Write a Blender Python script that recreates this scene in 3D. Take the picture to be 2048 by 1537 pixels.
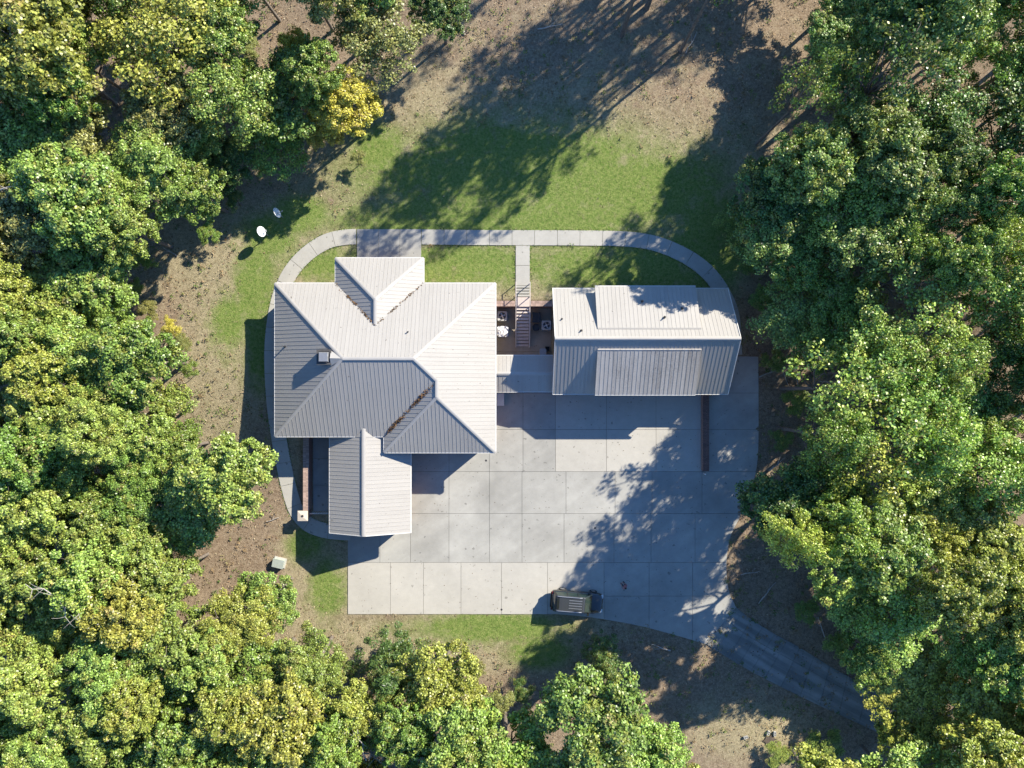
import bpy, math, random
import numpy as np
from mathutils import Vector, Matrix, noise

for o in list(bpy.data.objects):
    bpy.data.objects.remove(o)
scene = bpy.context.scene
COL = scene.collection

# ------------------------------------------------------------------ camera
CAMH = 66.0
FPX = 1422.0                      # focal length in photo pixels (2048 wide)
cam_d = bpy.data.cameras.new('camera')
cam_d.sensor_width = 36.0
cam_d.lens = 36.0 * FPX / 2048.0
cam_d.clip_start = 0.5
cam_d.clip_end = 2000.0
cam = bpy.data.objects.new('camera', cam_d)
COL.objects.link(cam)
cam.location = (0, 0, CAMH)
cam.rotation_euler = (0, 0, 0)
scene.camera = cam
scene.render.resolution_x = 1024
scene.render.resolution_y = 768

# ------------------------------------------------------------------ sky, sun, exposure
SUNV = Vector((1.24, 1.02, 1.0)).normalized()       # towards the sun
elev = math.asin(SUNV.z)
world = bpy.data.worlds.new('World')
scene.world = world
world.use_nodes = True
wn = world.node_tree
bg = wn.nodes['Background']
sky = wn.nodes.new('ShaderNodeTexSky')
sky.sky_type = 'NISHITA'
sky.sun_disc = False
sky.sun_elevation = elev
sky.sun_rotation = math.atan2(SUNV.x, SUNV.y)
sky.ozone_density = 10.0
sky.air_density = 1.0
sky.dust_density = 0.0
wn.links.new(sky.outputs[0], bg.inputs[0])
bg.inputs[1].default_value = 0.12
sun_d = bpy.data.lights.new('sun', 'SUN')
sun_d.energy = 5.0
sun_d.angle = math.radians(0.55)
sun_d.color = (1.0, 0.93, 0.80)
sun = bpy.data.objects.new('sun', sun_d)
COL.objects.link(sun)
sun.rotation_euler = SUNV.to_track_quat('Z', 'Y').to_euler()
sun.location = SUNV * 150
vs = scene.view_settings
vs.view_transform = 'Standard'
vs.look = 'None'
vs.exposure = 1.12
vs.gamma = 1.0
vs.use_curve_mapping = False

# ------------------------------------------------------------------ helpers
def sc(z):
    return FPX / (CAMH - z)
def W(px, py, z=0.0):
    s = sc(z)
    return ((px - 1024.0) / s, (768.0 - py) / s)
def smooth(a, b, t):
    t = min(1.0, max(0.0, (t - a) / (b - a)))
    return t * t * (3 - 2 * t)

class MB:
    def __init__(s):
        s.v = []; s.f = []
    def add(s, vs_, fs):
        n = len(s.v)
        s.v += [tuple(p) for p in vs_]
        s.f += [tuple(i + n for i in f) for f in fs]
        return s
    def box(s, x0, x1, y0, y1, z0, z1):
        return s.add([(x0,y0,z0),(x1,y0,z0),(x1,y1,z0),(x0,y1,z0),(x0,y0,z1),(x1,y0,z1),(x1,y1,z1),(x0,y1,z1)],
                     [(3,2,1,0),(4,5,6,7),(0,1,5,4),(1,2,6,5),(2,3,7,6),(3,0,4,7)])
    def prism(s, poly, z0, z1):
        n = len(poly)
        a = sum(poly[i][0]*poly[(i+1)%n][1]-poly[(i+1)%n][0]*poly[i][1] for i in range(n))
        if a < 0: poly = poly[::-1]
        zz0 = z0 if callable(z0) else (lambda x, y: z0)
        zz1 = z1 if callable(z1) else (lambda x, y: z1)
        vs_ = [(p[0],p[1],zz0(*p[:2])) for p in poly] + [(p[0],p[1],zz1(*p[:2])) for p in poly]
        fs = [tuple(range(n))[::-1], tuple(range(n, 2*n))] + [(i,(i+1)%n,n+(i+1)%n,n+i) for i in range(n)]
        return s.add(vs_, fs)
    def tube(s, pts, rad, n=6, cap=True):
        pts = [Vector(p) for p in pts]
        if not hasattr(rad, '__len__'): rad = [rad]*len(pts)
        vs_ = []; fs = []
        for i, p in enumerate(pts):
            d = (pts[min(i+1,len(pts)-1)] - pts[max(i-1,0)]).normalized()
            u = d.orthogonal().normalized() if i == 0 else (u - d*u.dot(d)).normalized()
            w = d.cross(u)
            for k in range(n):
                a = 2*math.pi*k/n
                vs_.append(p + (u*math.cos(a)+w*math.sin(a))*rad[i])
        for i in range(len(pts)-1):
            for k in range(n):
                k2 = (k+1)%n
                fs.append((i*n+k, i*n+k2, (i+1)*n+k2, (i+1)*n+k))
        if cap:
            fs.append(tuple(range(n))[::-1]); fs.append(tuple((len(pts)-1)*n+k for k in range(n)))
        return s.add(vs_, fs)
    def bar(s, a, b, w, h):
        a = Vector(a); b = Vector(b)
        d = (b-a).normalized()
        u = d.cross(Vector((0,0,1)))
        if u.length < 1e-4: u = Vector((1,0,0))
        u.normalize(); t = u.cross(d)
        vs_ = []
        for p in (a, b):
            for (i, j) in ((-1,-1),(1,-1),(1,1),(-1,1)):
                vs_.append(p + u*i*w/2 + t*j*h/2)
        return s.add(vs_, [(0,1,2,3),(7,6,5,4),(0,4,5,1),(1,5,6,2),(2,6,7,3),(3,7,4,0)])
    def lathe(s, prof, n=20, c=(0,0,0)):
        vs_ = []; fs = []
        for (r, z) in prof:
            for k in range(n):
                a = 2*math.pi*k/n
                vs_.append((c[0]+r*math.cos(a), c[1]+r*math.sin(a), c[2]+z))
        for i in range(len(prof)-1):
            for k in range(n):
                k2 = (k+1)%n
                fs.append((i*n+k, i*n+k2, (i+1)*n+k2, (i+1)*n+k))
        return s.add(vs_, fs)
    def mesh(s, name, mat=None, smooth_=False):
        me = bpy.data.meshes.new(name)
        me.from_pydata(s.v, [], s.f)
        if mat: me.materials.append(mat)
        if smooth_:
            me.polygons.foreach_set('use_smooth', [True]*len(me.polygons))
        me.update()
        return me
    def build(s, name, mat, parent=None, smooth_=False):
        return link(name, s.mesh(name, mat, smooth_), parent)

def link(name, data, parent=None):
    o = bpy.data.objects.new(name, data)
    COL.objects.link(o)
    if parent is not None:
        o.parent = parent
    return o
def tag(o, label=None, cat=None, group=None, kind=None):
    if label: o['label'] = label
    if cat: o['category'] = cat
    if group: o['group'] = group
    if kind: o['kind'] = kind
    return o
def empty(name, loc=(0,0,0), rz=0.0):
    o = bpy.data.objects.new(name, None)
    COL.objects.link(o)
    o.location = loc
    o.rotation_euler = (0,0,rz)
    o.empty_display_size = 0.3
    return o

# ------------------------------------------------------------------ materials
def material(name):
    m = bpy.data.materials.new(name)
    m.use_nodes = True
    nt = m.node_tree
    b = nt.nodes['Principled BSDF']
    return m, nt, b
def plain(name, col, rough=0.6, metal=0.0, spec=0.5, nscale=None, namp=0.15, bump=0.0, rnd=0.0):
    m, nt, b = material(name)
    b.inputs['Roughness'].default_value = rough
    b.inputs['Metallic'].default_value = metal
    b.inputs['Specular IOR Level'].default_value = spec
    b.inputs['Base Color'].default_value = (*col, 1)
    if nscale:
        geo = nt.nodes.new('ShaderNodeNewGeometry')
        nz = nt.nodes.new('ShaderNodeTexNoise')
        nz.inputs['Scale'].default_value = nscale
        nz.inputs['Detail'].default_value = 6
        nz.inputs['Roughness'].default_value = 0.65
        nt.links.new(geo.outputs['Position'], nz.inputs['Vector'])
        mr = nt.nodes.new('ShaderNodeMapRange')
        mr.inputs['From Min'].default_value = 0.3
        mr.inputs['From Max'].default_value = 0.7
        mr.inputs['To Min'].default_value = 1 - namp
        mr.inputs['To Max'].default_value = 1 + namp
        nt.links.new(nz.outputs['Fac'], mr.inputs['Value'])
        src = mr.outputs[0]
        if rnd:
            oi = nt.nodes.new('ShaderNodeObjectInfo')
            m2 = nt.nodes.new('ShaderNodeMapRange')
            m2.inputs['To Min'].default_value = 1 - rnd
            m2.inputs['To Max'].default_value = 1 + rnd
            nt.links.new(oi.outputs['Random'], m2.inputs['Value'])
            mu = nt.nodes.new('ShaderNodeMath'); mu.operation = 'MULTIPLY'
            nt.links.new(src, mu.inputs[0]); nt.links.new(m2.outputs[0], mu.inputs[1])
            src = mu.outputs[0]
        vm = nt.nodes.new('ShaderNodeVectorMath'); vm.operation = 'SCALE'
        vm.inputs[0].default_value = col
        nt.links.new(src, vm.inputs['Scale'])
        nt.links.new(vm.outputs[0], b.inputs['Base Color'])
        if bump:
            bp = nt.nodes.new('ShaderNodeBump')
            bp.inputs['Strength'].default_value = bump
            bp.inputs['Distance'].default_value = 0.02
            nt.links.new(nz.outputs['Fac'], bp.inputs['Height'])
            nt.links.new(bp.outputs[0], b.inputs['Normal'])
    return m

def concrete(name, col, stain=0.12, rnd=0.05):
    """broad stains + fine speckle + dark droplet marks, one tone per slab"""
    m, nt, b = material(name)
    b.inputs['Roughness'].default_value = 0.85
    b.inputs['Specular IOR Level'].default_value = 0.25
    N = nt.nodes.new; L = nt.links.new
    geo = N('ShaderNodeNewGeometry')
    def nz(scale, detail=5, rough=0.6):
        n = N('ShaderNodeTexNoise'); n.inputs['Scale'].default_value = scale
        n.inputs['Detail'].default_value = detail; n.inputs['Roughness'].default_value = rough
        L(geo.outputs['Position'], n.inputs['Vector']); return n.outputs['Fac']
    def rng(src, a, b_, c, d):
        r = N('ShaderNodeMapRange'); L(src, r.inputs['Value'])
        for k, v in zip(('From Min','From Max','To Min','To Max'), (a,b_,c,d)): r.inputs[k].default_value = v
        return r.outputs[0]
    def mul(a, c):
        mm = N('ShaderNodeMath'); mm.operation = 'MULTIPLY'; L(a, mm.inputs[0]); L(c, mm.inputs[1]); return mm.outputs[0]
    big = rng(nz(0.22, 4), 0.32, 0.68, 1-stain, 1+stain*0.6)
    mid = rng(nz(1.6, 6, 0.7), 0.3, 0.7, 0.94, 1.05)
    fine = rng(nz(14, 3, 0.7), 0.3, 0.7, 0.95, 1.05)
    spots = rng(nz(2.6, 2, 0.4), 0.70, 0.735, 1.0, 0.62)
    oi = N('ShaderNodeObjectInfo')
    rn = rng(oi.outputs['Random'], 0, 1, 1-rnd, 1+rnd)
    f = mul(mul(mul(big, mid), mul(fine, spots)), rn)
    vm = N('ShaderNodeVectorMath'); vm.operation = 'SCALE'; vm.inputs[0].default_value = col
    L(f, vm.inputs['Scale']); L(vm.outputs[0], b.inputs['Base Color'])
    bp = N('ShaderNodeBump'); bp.inputs['Strength'].default_value = 0.15; bp.inputs['Distance'].default_value = 0.01
    L(nz(14, 3, 0.7), bp.inputs['Height']); L(bp.outputs[0], b.inputs['Normal'])
    return m

def lane_concrete(name, col, ang, lo=0.72, hi=1.1, stain=0.25, rnd=0.06, sc_=(9.0,0.55,1)):
    m = concrete(name, col, stain, rnd)
    nt = m.node_tree; N = nt.nodes.new; L = nt.links.new
    b = nt.nodes['Principled BSDF']
    src = b.inputs['Base Color'].links[0].from_socket
    geo = N('ShaderNodeNewGeometry')
    mp = N('ShaderNodeMapping'); mp.vector_type = 'TEXTURE'; mp.inputs['Rotation'].default_value = (0,0,ang); mp.inputs['Scale'].default_value = sc_
    L(geo.outputs['Position'], mp.inputs['Vector'])
    n = N('ShaderNodeTexNoise'); n.inputs['Scale'].default_value = 1.0; n.inputs['Detail'].default_value = 4; L(mp.outputs[0], n.inputs['Vector'])
    r = N('ShaderNodeMapRange'); L(n.outputs['Fac'], r.inputs['Value'])
    for k, v in zip(('From Min','From Max','To Min','To Max'), (0.40,0.62,lo,hi)): r.inputs[k].default_value = v
    vm = N('ShaderNodeVectorMath'); vm.operation = 'SCALE'; L(src, vm.inputs[0]); L(r.outputs[0], vm.inputs['Scale'])
    L(vm.outputs[0], b.inputs['Base Color'])
    return m
def brick_mat(name, c1, c2, mortar):
    m, nt, b = material(name)
    b.inputs['Roughness'].default_value = 0.85
    N = nt.nodes.new; L = nt.links.new
    tc = N('ShaderNodeNewGeometry')
    sep = N('ShaderNodeSeparateXYZ'); L(tc.outputs['Position'], sep.inputs[0])
    ad = N('ShaderNodeMath'); ad.operation = 'ADD'; L(sep.outputs[0], ad.inputs[0]); L(sep.outputs[1], ad.inputs[1])
    cb = N('ShaderNodeCombineXYZ'); L(ad.outputs[0], cb.inputs[0]); L(sep.outputs[2], cb.inputs[1])
    br = N('ShaderNodeTexBrick'); L(cb.outputs[0], br.inputs['Vector'])
    br.inputs['Scale'].default_value = 1.0
    br.inputs['Brick Width'].default_value = 0.21; br.inputs['Row Height'].default_value = 0.075
    br.inputs['Mortar Size'].default_value = 0.008
    br.inputs['Color1'].default_value = (*c1,1); br.inputs['Color2'].default_value = (*c2,1); br.inputs['Mortar'].default_value = (*mortar,1)
    L(br.outputs['Color'], b.inputs['Base Color'])
    return m

def roof_metal(name, col, dirt=0.1, rnd=0.05, stretch=(1,1,1)):
    """pale coated sheet: blotchy grime, run-off streaks down the slope, one tone per sheet"""
    m, nt, b = material(name)
    b.inputs['Roughness'].default_value = 0.5
    b.inputs['Specular IOR Level'].default_value = 0.4
    N = nt.nodes.new; L = nt.links.new
    geo = N('ShaderNodeNewGeometry')
    mp = N('ShaderNodeMapping'); mp.inputs['Scale'].default_value = stretch; L(geo.outputs['Position'], mp.inputs['Vector'])
    def nz(scale, detail=5, rough=0.6, src=None):
        n = N('ShaderNodeTexNoise'); n.inputs['Scale'].default_value = scale
        n.inputs['Detail'].default_value = detail; n.inputs['Roughness'].default_value = rough
        L(src or geo.outputs['Position'], n.inputs['Vector']); return n.outputs['Fac']
    def rng(src, a, b_, c, d):
        r = N('ShaderNodeMapRange'); L(src, r.inputs['Value'])
        for k, v in zip(('From Min','From Max','To Min','To Max'), (a,b_,c,d)): r.inputs[k].default_value = v
        return r.outputs[0]
    def op(kind, a, c):
        mu = N('ShaderNodeMath'); mu.operation = kind; L(a, mu.inputs[0]); L(c, mu.inputs[1]); return mu.outputs[0]
    big = rng(nz(0.35, 5, 0.65), 0.35, 0.7, 0.0, 1.0)
    fine = rng(nz(7, 4, 0.7), 0.35, 0.65, 0.0, 1.0)
    streak = rng(nz(1.6, 4, 0.65, mp.outputs[0]), 0.48, 0.75, 0.0, 1.0)
    spots = rng(nz(4.2, 2, 0.5), 0.72, 0.76, 0.0, 0.8)
    f = op('ADD', op('MULTIPLY', big, fine), op('MULTIPLY', streak, rng(fine, 0, 1, 0.5, 1.0)))
    f = op('ADD', rng(f, 0, 1.2, 0, dirt), spots)
    mix = N('ShaderNodeMixRGB'); mix.inputs[1].default_value = (*col,1); mix.inputs[2].default_value = (0.12,0.105,0.09,1)
    mix.use_clamp = True
    L(f, mix.inputs[0])
    oi = N('ShaderNodeObjectInfo')
    rn = rng(oi.outputs['Random'], 0, 1, 1-rnd, 1+rnd)
    vm = N('ShaderNodeVectorMath'); vm.operation = 'SCALE'; L(mix.outputs[0], vm.inputs[0]); L(rn, vm.inputs['Scale'])
    L(vm.outputs[0], b.inputs['Base Color'])
    return m

M = {}
M['roof'] = roof_metal('light_roof_metal', (0.352,0.334,0.304), 0.19, 0.022, (2.2,0.14,0.14))
M['roof_x'] = roof_metal('light_roof_metal_crosswise', (0.352,0.334,0.304), 0.19, 0.022, (0.14,2.2,0.14))
M['roof_weathered'] = roof_metal('weathered_roof_metal', (0.41,0.385,0.35), 0.6, 0.10, (2.2,0.12,0.12))
M['cap'] = plain('ridge_cap_metal', (0.37,0.352,0.322), 0.5, nscale=1.2, namp=0.06)
M['trim'] = plain('trim_white', (0.62,0.60,0.56), 0.6, nscale=2, namp=0.1)
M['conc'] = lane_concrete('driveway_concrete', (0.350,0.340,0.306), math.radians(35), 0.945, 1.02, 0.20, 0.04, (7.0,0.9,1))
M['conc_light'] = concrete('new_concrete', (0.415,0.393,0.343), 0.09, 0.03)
M['conc_walk'] = concrete('walk_concrete', (0.385,0.37,0.325), 0.10, 0.04)
M['conc_old'] = lane_concrete('old_concrete', (0.25,0.25,0.228), math.radians(-30))
M['joint'] = plain('joint_dirt', (0.15,0.14,0.12), 0.95, nscale=5, namp=0.3)
M['brick'] = brick_mat('red_brick_wall', (0.30,0.15,0.11), (0.24,0.11,0.08), (0.35,0.32,0.28))
M['brick_piece'] = plain('brick_piece', (0.37,0.265,0.215), 0.85, nscale=18, namp=0.2, rnd=0.25)
M['brick_dark'] = plain('brick_dark', (0.17,0.09,0.07), 0.85, nscale=12, namp=0.35, rnd=0.25)
M['mortar'] = plain('mortar', (0.34,0.31,0.27), 0.9, nscale=20, namp=0.15)
M['stone_cap'] = plain('stone_cap', (0.55,0.47,0.38), 0.8, nscale=9, namp=0.12)
M['soffit'] = plain('soffit', (0.5,0.48,0.45), 0.7, nscale=3, namp=0.05)
M['dark'] = plain('dark_metal', (0.03,0.03,0.032), 0.5, nscale=8, namp=0.2)
M['grey_metal'] = plain('grey_metal', (0.36,0.37,0.37), 0.4, metal=0.4, nscale=9, namp=0.1)
M['ac'] = plain('ac_cabinet', (0.42,0.41,0.38), 0.55, nscale=12, namp=0.08)
M['ac_dark'] = plain('ac_inside', (0.04,0.042,0.045), 0.6, nscale=8, namp=0.2)
M['tarp'] = plain('white_cover', (0.68,0.68,0.68), 0.6, nscale=14, namp=0.3, bump=0.8)
M['rail'] = plain('rail_paint', (0.58,0.50,0.44), 0.6, nscale=9, namp=0.1)
M['dish'] = plain('dish_white', (0.62,0.64,0.66), 0.45, nscale=5, namp=0.04)
M['bark'] = plain('bark', (0.15,0.125,0.10), 0.95, nscale=6, namp=0.45, bump=0.5)
M['bark_pale'] = plain('bark_pale', (0.36,0.33,0.29), 0.95, nscale=6, namp=0.4, bump=0.5)
M['green_box'] = plain('transformer_green', (0.40,0.44,0.38), 0.55, nscale=7, namp=0.12)
M['yellow'] = plain('yellow_paint', (0.55,0.42,0.03), 0.6, nscale=9, namp=0.2)
M['block'] = plain('cinder_block', (0.42,0.42,0.40), 0.95, nscale=25, namp=0.2)
M['ash'] = plain('ash', (0.085,0.065,0.05), 0.95, nscale=6, namp=0.5)
M['car'] = plain('car_paint', (0.022,0.024,0.022), 0.22, metal=0.25, spec=0.7)
M['car'].node_tree.nodes['Principled BSDF'].inputs['Coat Weight'].default_value = 0.8
M['car_roof'] = plain('car_roof_sky_sheen', (0.05,0.055,0.06), 0.3, metal=0.2, spec=0.6)  # paler grey-blue than the body: reflected sky put into the roof colour
M['glass'] = plain('car_glass', (0.02,0.035,0.03), 0.06, spec=1.0)
M['tyre'] = plain('tyre_rubber', (0.02,0.02,0.02), 0.85)
M['alloy'] = plain('alloy', (0.55,0.55,0.54), 0.35, metal=0.7)
M['chrome'] = plain('rail_chrome', (0.62,0.62,0.63), 0.3, metal=0.8)
M['lamp_glass'] = plain('lamp_lens', (0.6,0.62,0.62), 0.15, spec=0.8)
M['tail_glass'] = plain('tail_lens', (0.10,0.01,0.01), 0.2, spec=0.8)
M['skin'] = plain('skin', (0.42,0.24,0.17), 0.6)
M['hair'] = plain('hair', (0.03,0.02,0.015), 0.7)
M['shirt'] = plain('shirt', (0.34,0.16,0.17), 0.9, nscale=25, namp=0.15)
M['trousers'] = plain('trousers', (0.02,0.022,0.035), 0.9, nscale=25, namp=0.15)
M['rock'] = plain('rock', (0.40,0.39,0.37), 0.95, nscale=6, namp=0.3)

def leaf_material():
    m, nt, b = material('leaves')
    N = nt.nodes.new; L = nt.links.new
    oi = N('ShaderNodeObjectInfo')
    at = N('ShaderNodeAttribute'); at.attribute_name = 'tint'
    sep = N('ShaderNodeSeparateColor'); L(at.outputs['Color'], sep.inputs[0])
    def rng(src, a, b_, c, d):
        r = N('ShaderNodeMapRange'); L(src, r.inputs['Value'])
        for k, v in zip(('From Min','From Max','To Min','To Max'), (a,b_,c,d)): r.inputs[k].default_value = v
        return r.outputs[0]
    mix = N('ShaderNodeMixRGB'); mix.blend_type = 'MIX'
    L(oi.outputs['Color'], mix.inputs[1]); mix.inputs[2].default_value = (0.34,0.30,0.06,1)
    L(rng(sep.outputs[1], 0.62, 1.0, 0.0, 0.55), mix.inputs[0])
    mix2 = N('ShaderNodeMixRGB'); L(mix.outputs[0], mix2.inputs[1]); mix2.inputs[2].default_value = (0.26,0.16,0.075,1)
    L(rng(sep.outputs[2], 0.93, 1.0, 0.0, 0.7), mix2.inputs[0])
    vm = N('ShaderNodeVectorMath'); vm.operation = 'SCALE'; L(mix2.outputs[0], vm.inputs[0])
    L(rng(sep.outputs[0], 0, 1, 0.35, 1.75), vm.inputs['Scale'])
    L(vm.outputs[0], b.inputs['Base Color'])
    b.inputs['Roughness'].default_value = 0.42
    b.inputs['Specular IOR Level'].default_value = 0.6
    tr = N('ShaderNodeBsdfTranslucent')
    vm2 = N('ShaderNodeVectorMath'); vm2.operation = 'MULTIPLY'; L(vm.outputs[0], vm2.inputs[0]); vm2.inputs[1].default_value = (1.1,1.2,0.5)
    L(vm2.outputs[0], tr.inputs['Color'])
    ms = N('ShaderNodeMixShader'); ms.inputs[0].default_value = 0.22
    L(b.outputs[0], ms.inputs[1]); L(tr.outputs[0], ms.inputs[2])
    L(ms.outputs[0], nt.nodes['Material Output'].inputs['Surface'])
    return m
M['leaf'] = leaf_material()

def attr_mat(name, attr, rough=0.95, trans=0.0):
    m, nt, b = material(name)
    at = nt.nodes.new('ShaderNodeAttribute'); at.attribute_name = attr
    nt.links.new(at.outputs['Color'], b.inputs['Base Color'])
    b.inputs['Roughness'].default_value = rough
    b.inputs['Specular IOR Level'].default_value = 0.15
    return m
M['litter'] = attr_mat('leaf_litter', 'tint')
M['grass'] = attr_mat('grass_blades', 'tint')

def ground_material():
    m, nt, b = material('ground_cover')
    N = nt.nodes.new; L = nt.links.new
    b.inputs['Roughness'].default_value = 1.0
    b.inputs['Specular IOR Level'].default_value = 0.1
    at = N('ShaderNodeAttribute'); at.attribute_name = 'cover'
    sep = N('ShaderNodeSeparateColor'); L(at.outputs['Color'], sep.inputs[0])
    geo = N('ShaderNodeNewGeometry')
    def nz(scale, detail=5, rough=0.6, stretch=None):
        n = N('ShaderNodeTexNoise'); n.inputs['Scale'].default_value = scale
        n.inputs['Detail'].default_value = detail; n.inputs['Roughness'].default_value = rough
        L(geo.outputs['Position'], n.inputs['Vector']); return n.outputs['Fac']
    def rng(src, a, b_, c, d):
        r = N('ShaderNodeMapRange'); L(src, r.inputs['Value'])
        for k, v in zip(('From Min','From Max','To Min','To Max'), (a,b_,c,d)): r.inputs[k].default_value = v
        return r.outputs[0]
    def mixc(f, a, c):
        mm = N('ShaderNodeMixRGB'); L(f, mm.inputs[0])
        for i, q in ((1,a),(2,c)):
            if isinstance(q, tuple): mm.inputs[i].default_value = (*q,1)
            else: L(q, mm.inputs[i])
        return mm.outputs[0]
    n1 = nz(0.8, 6, 0.7); n2 = nz(3.5, 5, 0.75); n3 = nz(12, 4, 0.8)
    grass = mixc(rng(n2, 0.35, 0.65, 0, 1), (0.098,0.165,0.030), (0.225,0.258,0.080))
    tan = mixc(rng(n2, 0.35, 0.65, 0, 1), (0.23,0.195,0.115), (0.37,0.315,0.20))
    litter = mixc(rng(n2, 0.35, 0.65, 0, 1), (0.17,0.122,0.080), (0.31,0.242,0.168))
    def sharpen(ch):
        ad = N('ShaderNodeMath'); ad.operation = 'ADD'; L(ch, ad.inputs[0]); L(rng(n1, 0.25, 0.75, -0.5, 0.5), ad.inputs[1])
        return rng(ad.outputs[0], 0.15, 0.85, 0, 1)
    c = mixc(sharpen(sep.outputs[0]), tan, grass)
    c = mixc(sharpen(sep.outputs[1]), c, litter)
    vm = N('ShaderNodeVectorMath'); vm.operation = 'SCALE'; L(c, vm.inputs[0])
    L(rng(n3, 0.3, 0.7, 0.6, 1.4), vm.inputs['Scale'])
    L(vm.outputs[0], b.inputs['Base Color'])
    bp = N('ShaderNodeBump'); bp.inputs['Strength'].default_value = 0.9; bp.inputs['Distance'].default_value = 0.09
    L(n3, bp.inputs['Height']); L(bp.outputs[0], b.inputs['Normal'])
    return m
M['ground'] = ground_material()

# ------------------------------------------------------------------ terrain
DZ = -1.25            # level of the driveway
CZ = -1.90            # level of the sunken court
def hz(x, y):
    """height of the site: the north lawn at 0, the driveway court 1.25 m lower"""
    west = DZ - DZ * smooth(-12.5, 3.0, y)
    mid = DZ - DZ * smooth(-3.5, 6.0, y)
    east = DZ - DZ * smooth(2.9, 7.8, y)
    if x < -19.1: z = west
    elif x < -1.8: z = mid
    elif x < 3.9:
        z = 0.0 if y > 7.55 else (CZ + (DZ - CZ) * smooth(2.2, 0.2, y))
    elif x < 16: z = mid if y > 2.5 else DZ
    else: z = east
    r = math.hypot(x, y)
    far = smooth(27, 45, r)
    if far > 0:
        z += far * 1.1 * noise.noise(Vector((x*0.05, y*0.05, 3.1)))
    return z

def BUMP(x, y):
    core = smooth(26, 18, max(abs(x), abs(y)*1.15))
    return (0.06 - 0.045*core)*noise.noise(Vector((x*0.9, y*0.9, 0)))
lin = np.arange(-36, 36.01, 0.5)
outer = np.array([37, 38.5, 41, 45, 50, 56, 64, 75, 95, 130, 190, 300])
xs = np.concatenate([-outer[::-1], lin, outer])
ys = xs.copy()
xs = np.sort(np.concatenate([xs, [-19.35, -18.95, -1.95, -1.78, 3.7, 3.95]])); ys = np.sort(np.concatenate([ys, [7.35, 7.6]]))

def blob(x, y, px, py, rx, ry):
    cx, cy = W(px, py, -0.3)
    s = sc(0)
    return math.exp(-(((x-cx)*s/rx)**2 + ((y-cy)*s/ry)**2))
GREEN = [(1050,350,420,110),(1000,440,420,60),(760,300,70,60),(1300,380,190,90),(650,530,80,40),(900,530,260,50),(1250,540,230,60),
         (600,430,70,45),(510,580,45,120),(520,700,30,100),(460,640,40,60),(980,1262,190,34),(650,1180,40,60),(1080,1310,70,40),(600,1090,40,40),
         (1420,480,90,130),(540,470,60,50),(1000,300,200,60)]
LITTER = [(470,1140,120,90),(430,1200,90,60),(1550,1180,110,120),(1330,1290,110,45),(580,1030,45,90),(570,40,110,80),(230,180,60,90),(640,60,60,60),
          (1560,900,90,200),(330,640,60,90),(1050,80,330,120),(1400,150,230,160),(620,1330,80,30),(1300,1340,120,60)]
CLEAR = [(450,560,170,170),(430,760,80,150),(440,860,50,60),(700,1290,170,50),(900,1320,130,50),(1500,1470,130,60),(1100,200,330,120),(1380,270,130,110),(600,1230,60,60)]
clist = []
vlist = []
for y in ys:
    for x in xs:
        h = hz(x, y)
        g = max(blob(x,y,*a) for a in GREEN)
        l = max(blob(x,y,*a) for a in LITTER)
        c = max(blob(x,y,*a) for a in CLEAR)
        forest = 1.0 - min(1.0, 1.3*max(g, c))
        inside = (-22 < x < 20 and -22 < y < 14)
        if inside: forest *= 0.35
        lit = max(min(1.0, 0.85*l), forest*0.95) * (1 - 0.75*g)
        n = noise.noise(Vector((x*0.25, y*0.25, 0.7)))*0.28+noise.noise(Vector((x*0.7, y*0.7, 2.7)))*0.2
        clist.append((min(1,max(0,g*1.25 + n)), min(1,max(0,lit + n*0.6)), 0, 1))
        bumpy = BUMP(x,y)
        vlist.append((x, y, h + bumpy - 0.03))
nx, ny = len(xs), len(ys)
faces = [(j*nx+i, j*nx+i+1, (j+1)*nx+i+1, (j+1)*nx+i) for j in range(ny-1) for i in range(nx-1)]
gm = bpy.data.meshes.new('ground')
gm.from_pydata(vlist, [], faces)
gm.polygons.foreach_set('use_smooth', [True]*len(gm.polygons))
ca = gm.color_attributes.new('cover', 'FLOAT_COLOR', 'POINT')
ca.data.foreach_set('color', np.array(clist, dtype=np.float32).ravel())
gm.materials.append(M['ground'])
ground = link('ground', gm)
ground['kind'] = 'structure'

# ------------------------------------------------------------------ concrete slabs
def clip(poly, ax, val, keep_less):
    out = []
    n = len(poly)
    def ins(p): return p[ax] <= val if keep_less else p[ax] >= val
    for i in range(n):
        a = poly[i]; b = poly[(i+1)%n]
        if ins(a): out.append(a)
        if ins(a) != ins(b):
            t = (val - a[ax])/(b[ax]-a[ax])
            out.append(tuple(a[k]+(b[k]-a[k])*t for k in range(len(a))))
    return out
def clip_rect(poly, x0, y0, x1, y1):
    for ax, v, l in ((0,x0,False),(0,x1,True),(1,y0,False),(1,y1,True)):
        poly = clip(poly, ax, v, l)
        if len(poly) < 3: return []
    # drop doubled points
    out = []
    for p in poly:
        if not out or math.dist(p, out[-1]) > 0.02: out.append(p)
    if len(out) > 1 and math.dist(out[0], out[-1]) < 0.02: out.pop()
    return out if len(out) >= 3 else []

def spline(pts, per=8):
    out = []
    n = len(pts)
    for i in range(n-1):
        p0 = pts[max(i-1,0)]; p1 = pts[i]; p2 = pts[i+1]; p3 = pts[min(i+2,n-1)]
        for k in range(per):
            t = k/per
            out.append(tuple(0.5*((2*p1[a])+(-p0[a]+p2[a])*t+(2*p0[a]-5*p1[a]+4*p2[a]-p3[a])*t*t+(-p0[a]+3*p1[a]-3*p2[a]+p3[a])*t**3) for a in (0,1)))
    out.append(tuple(pts[-1]))
    return out

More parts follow.
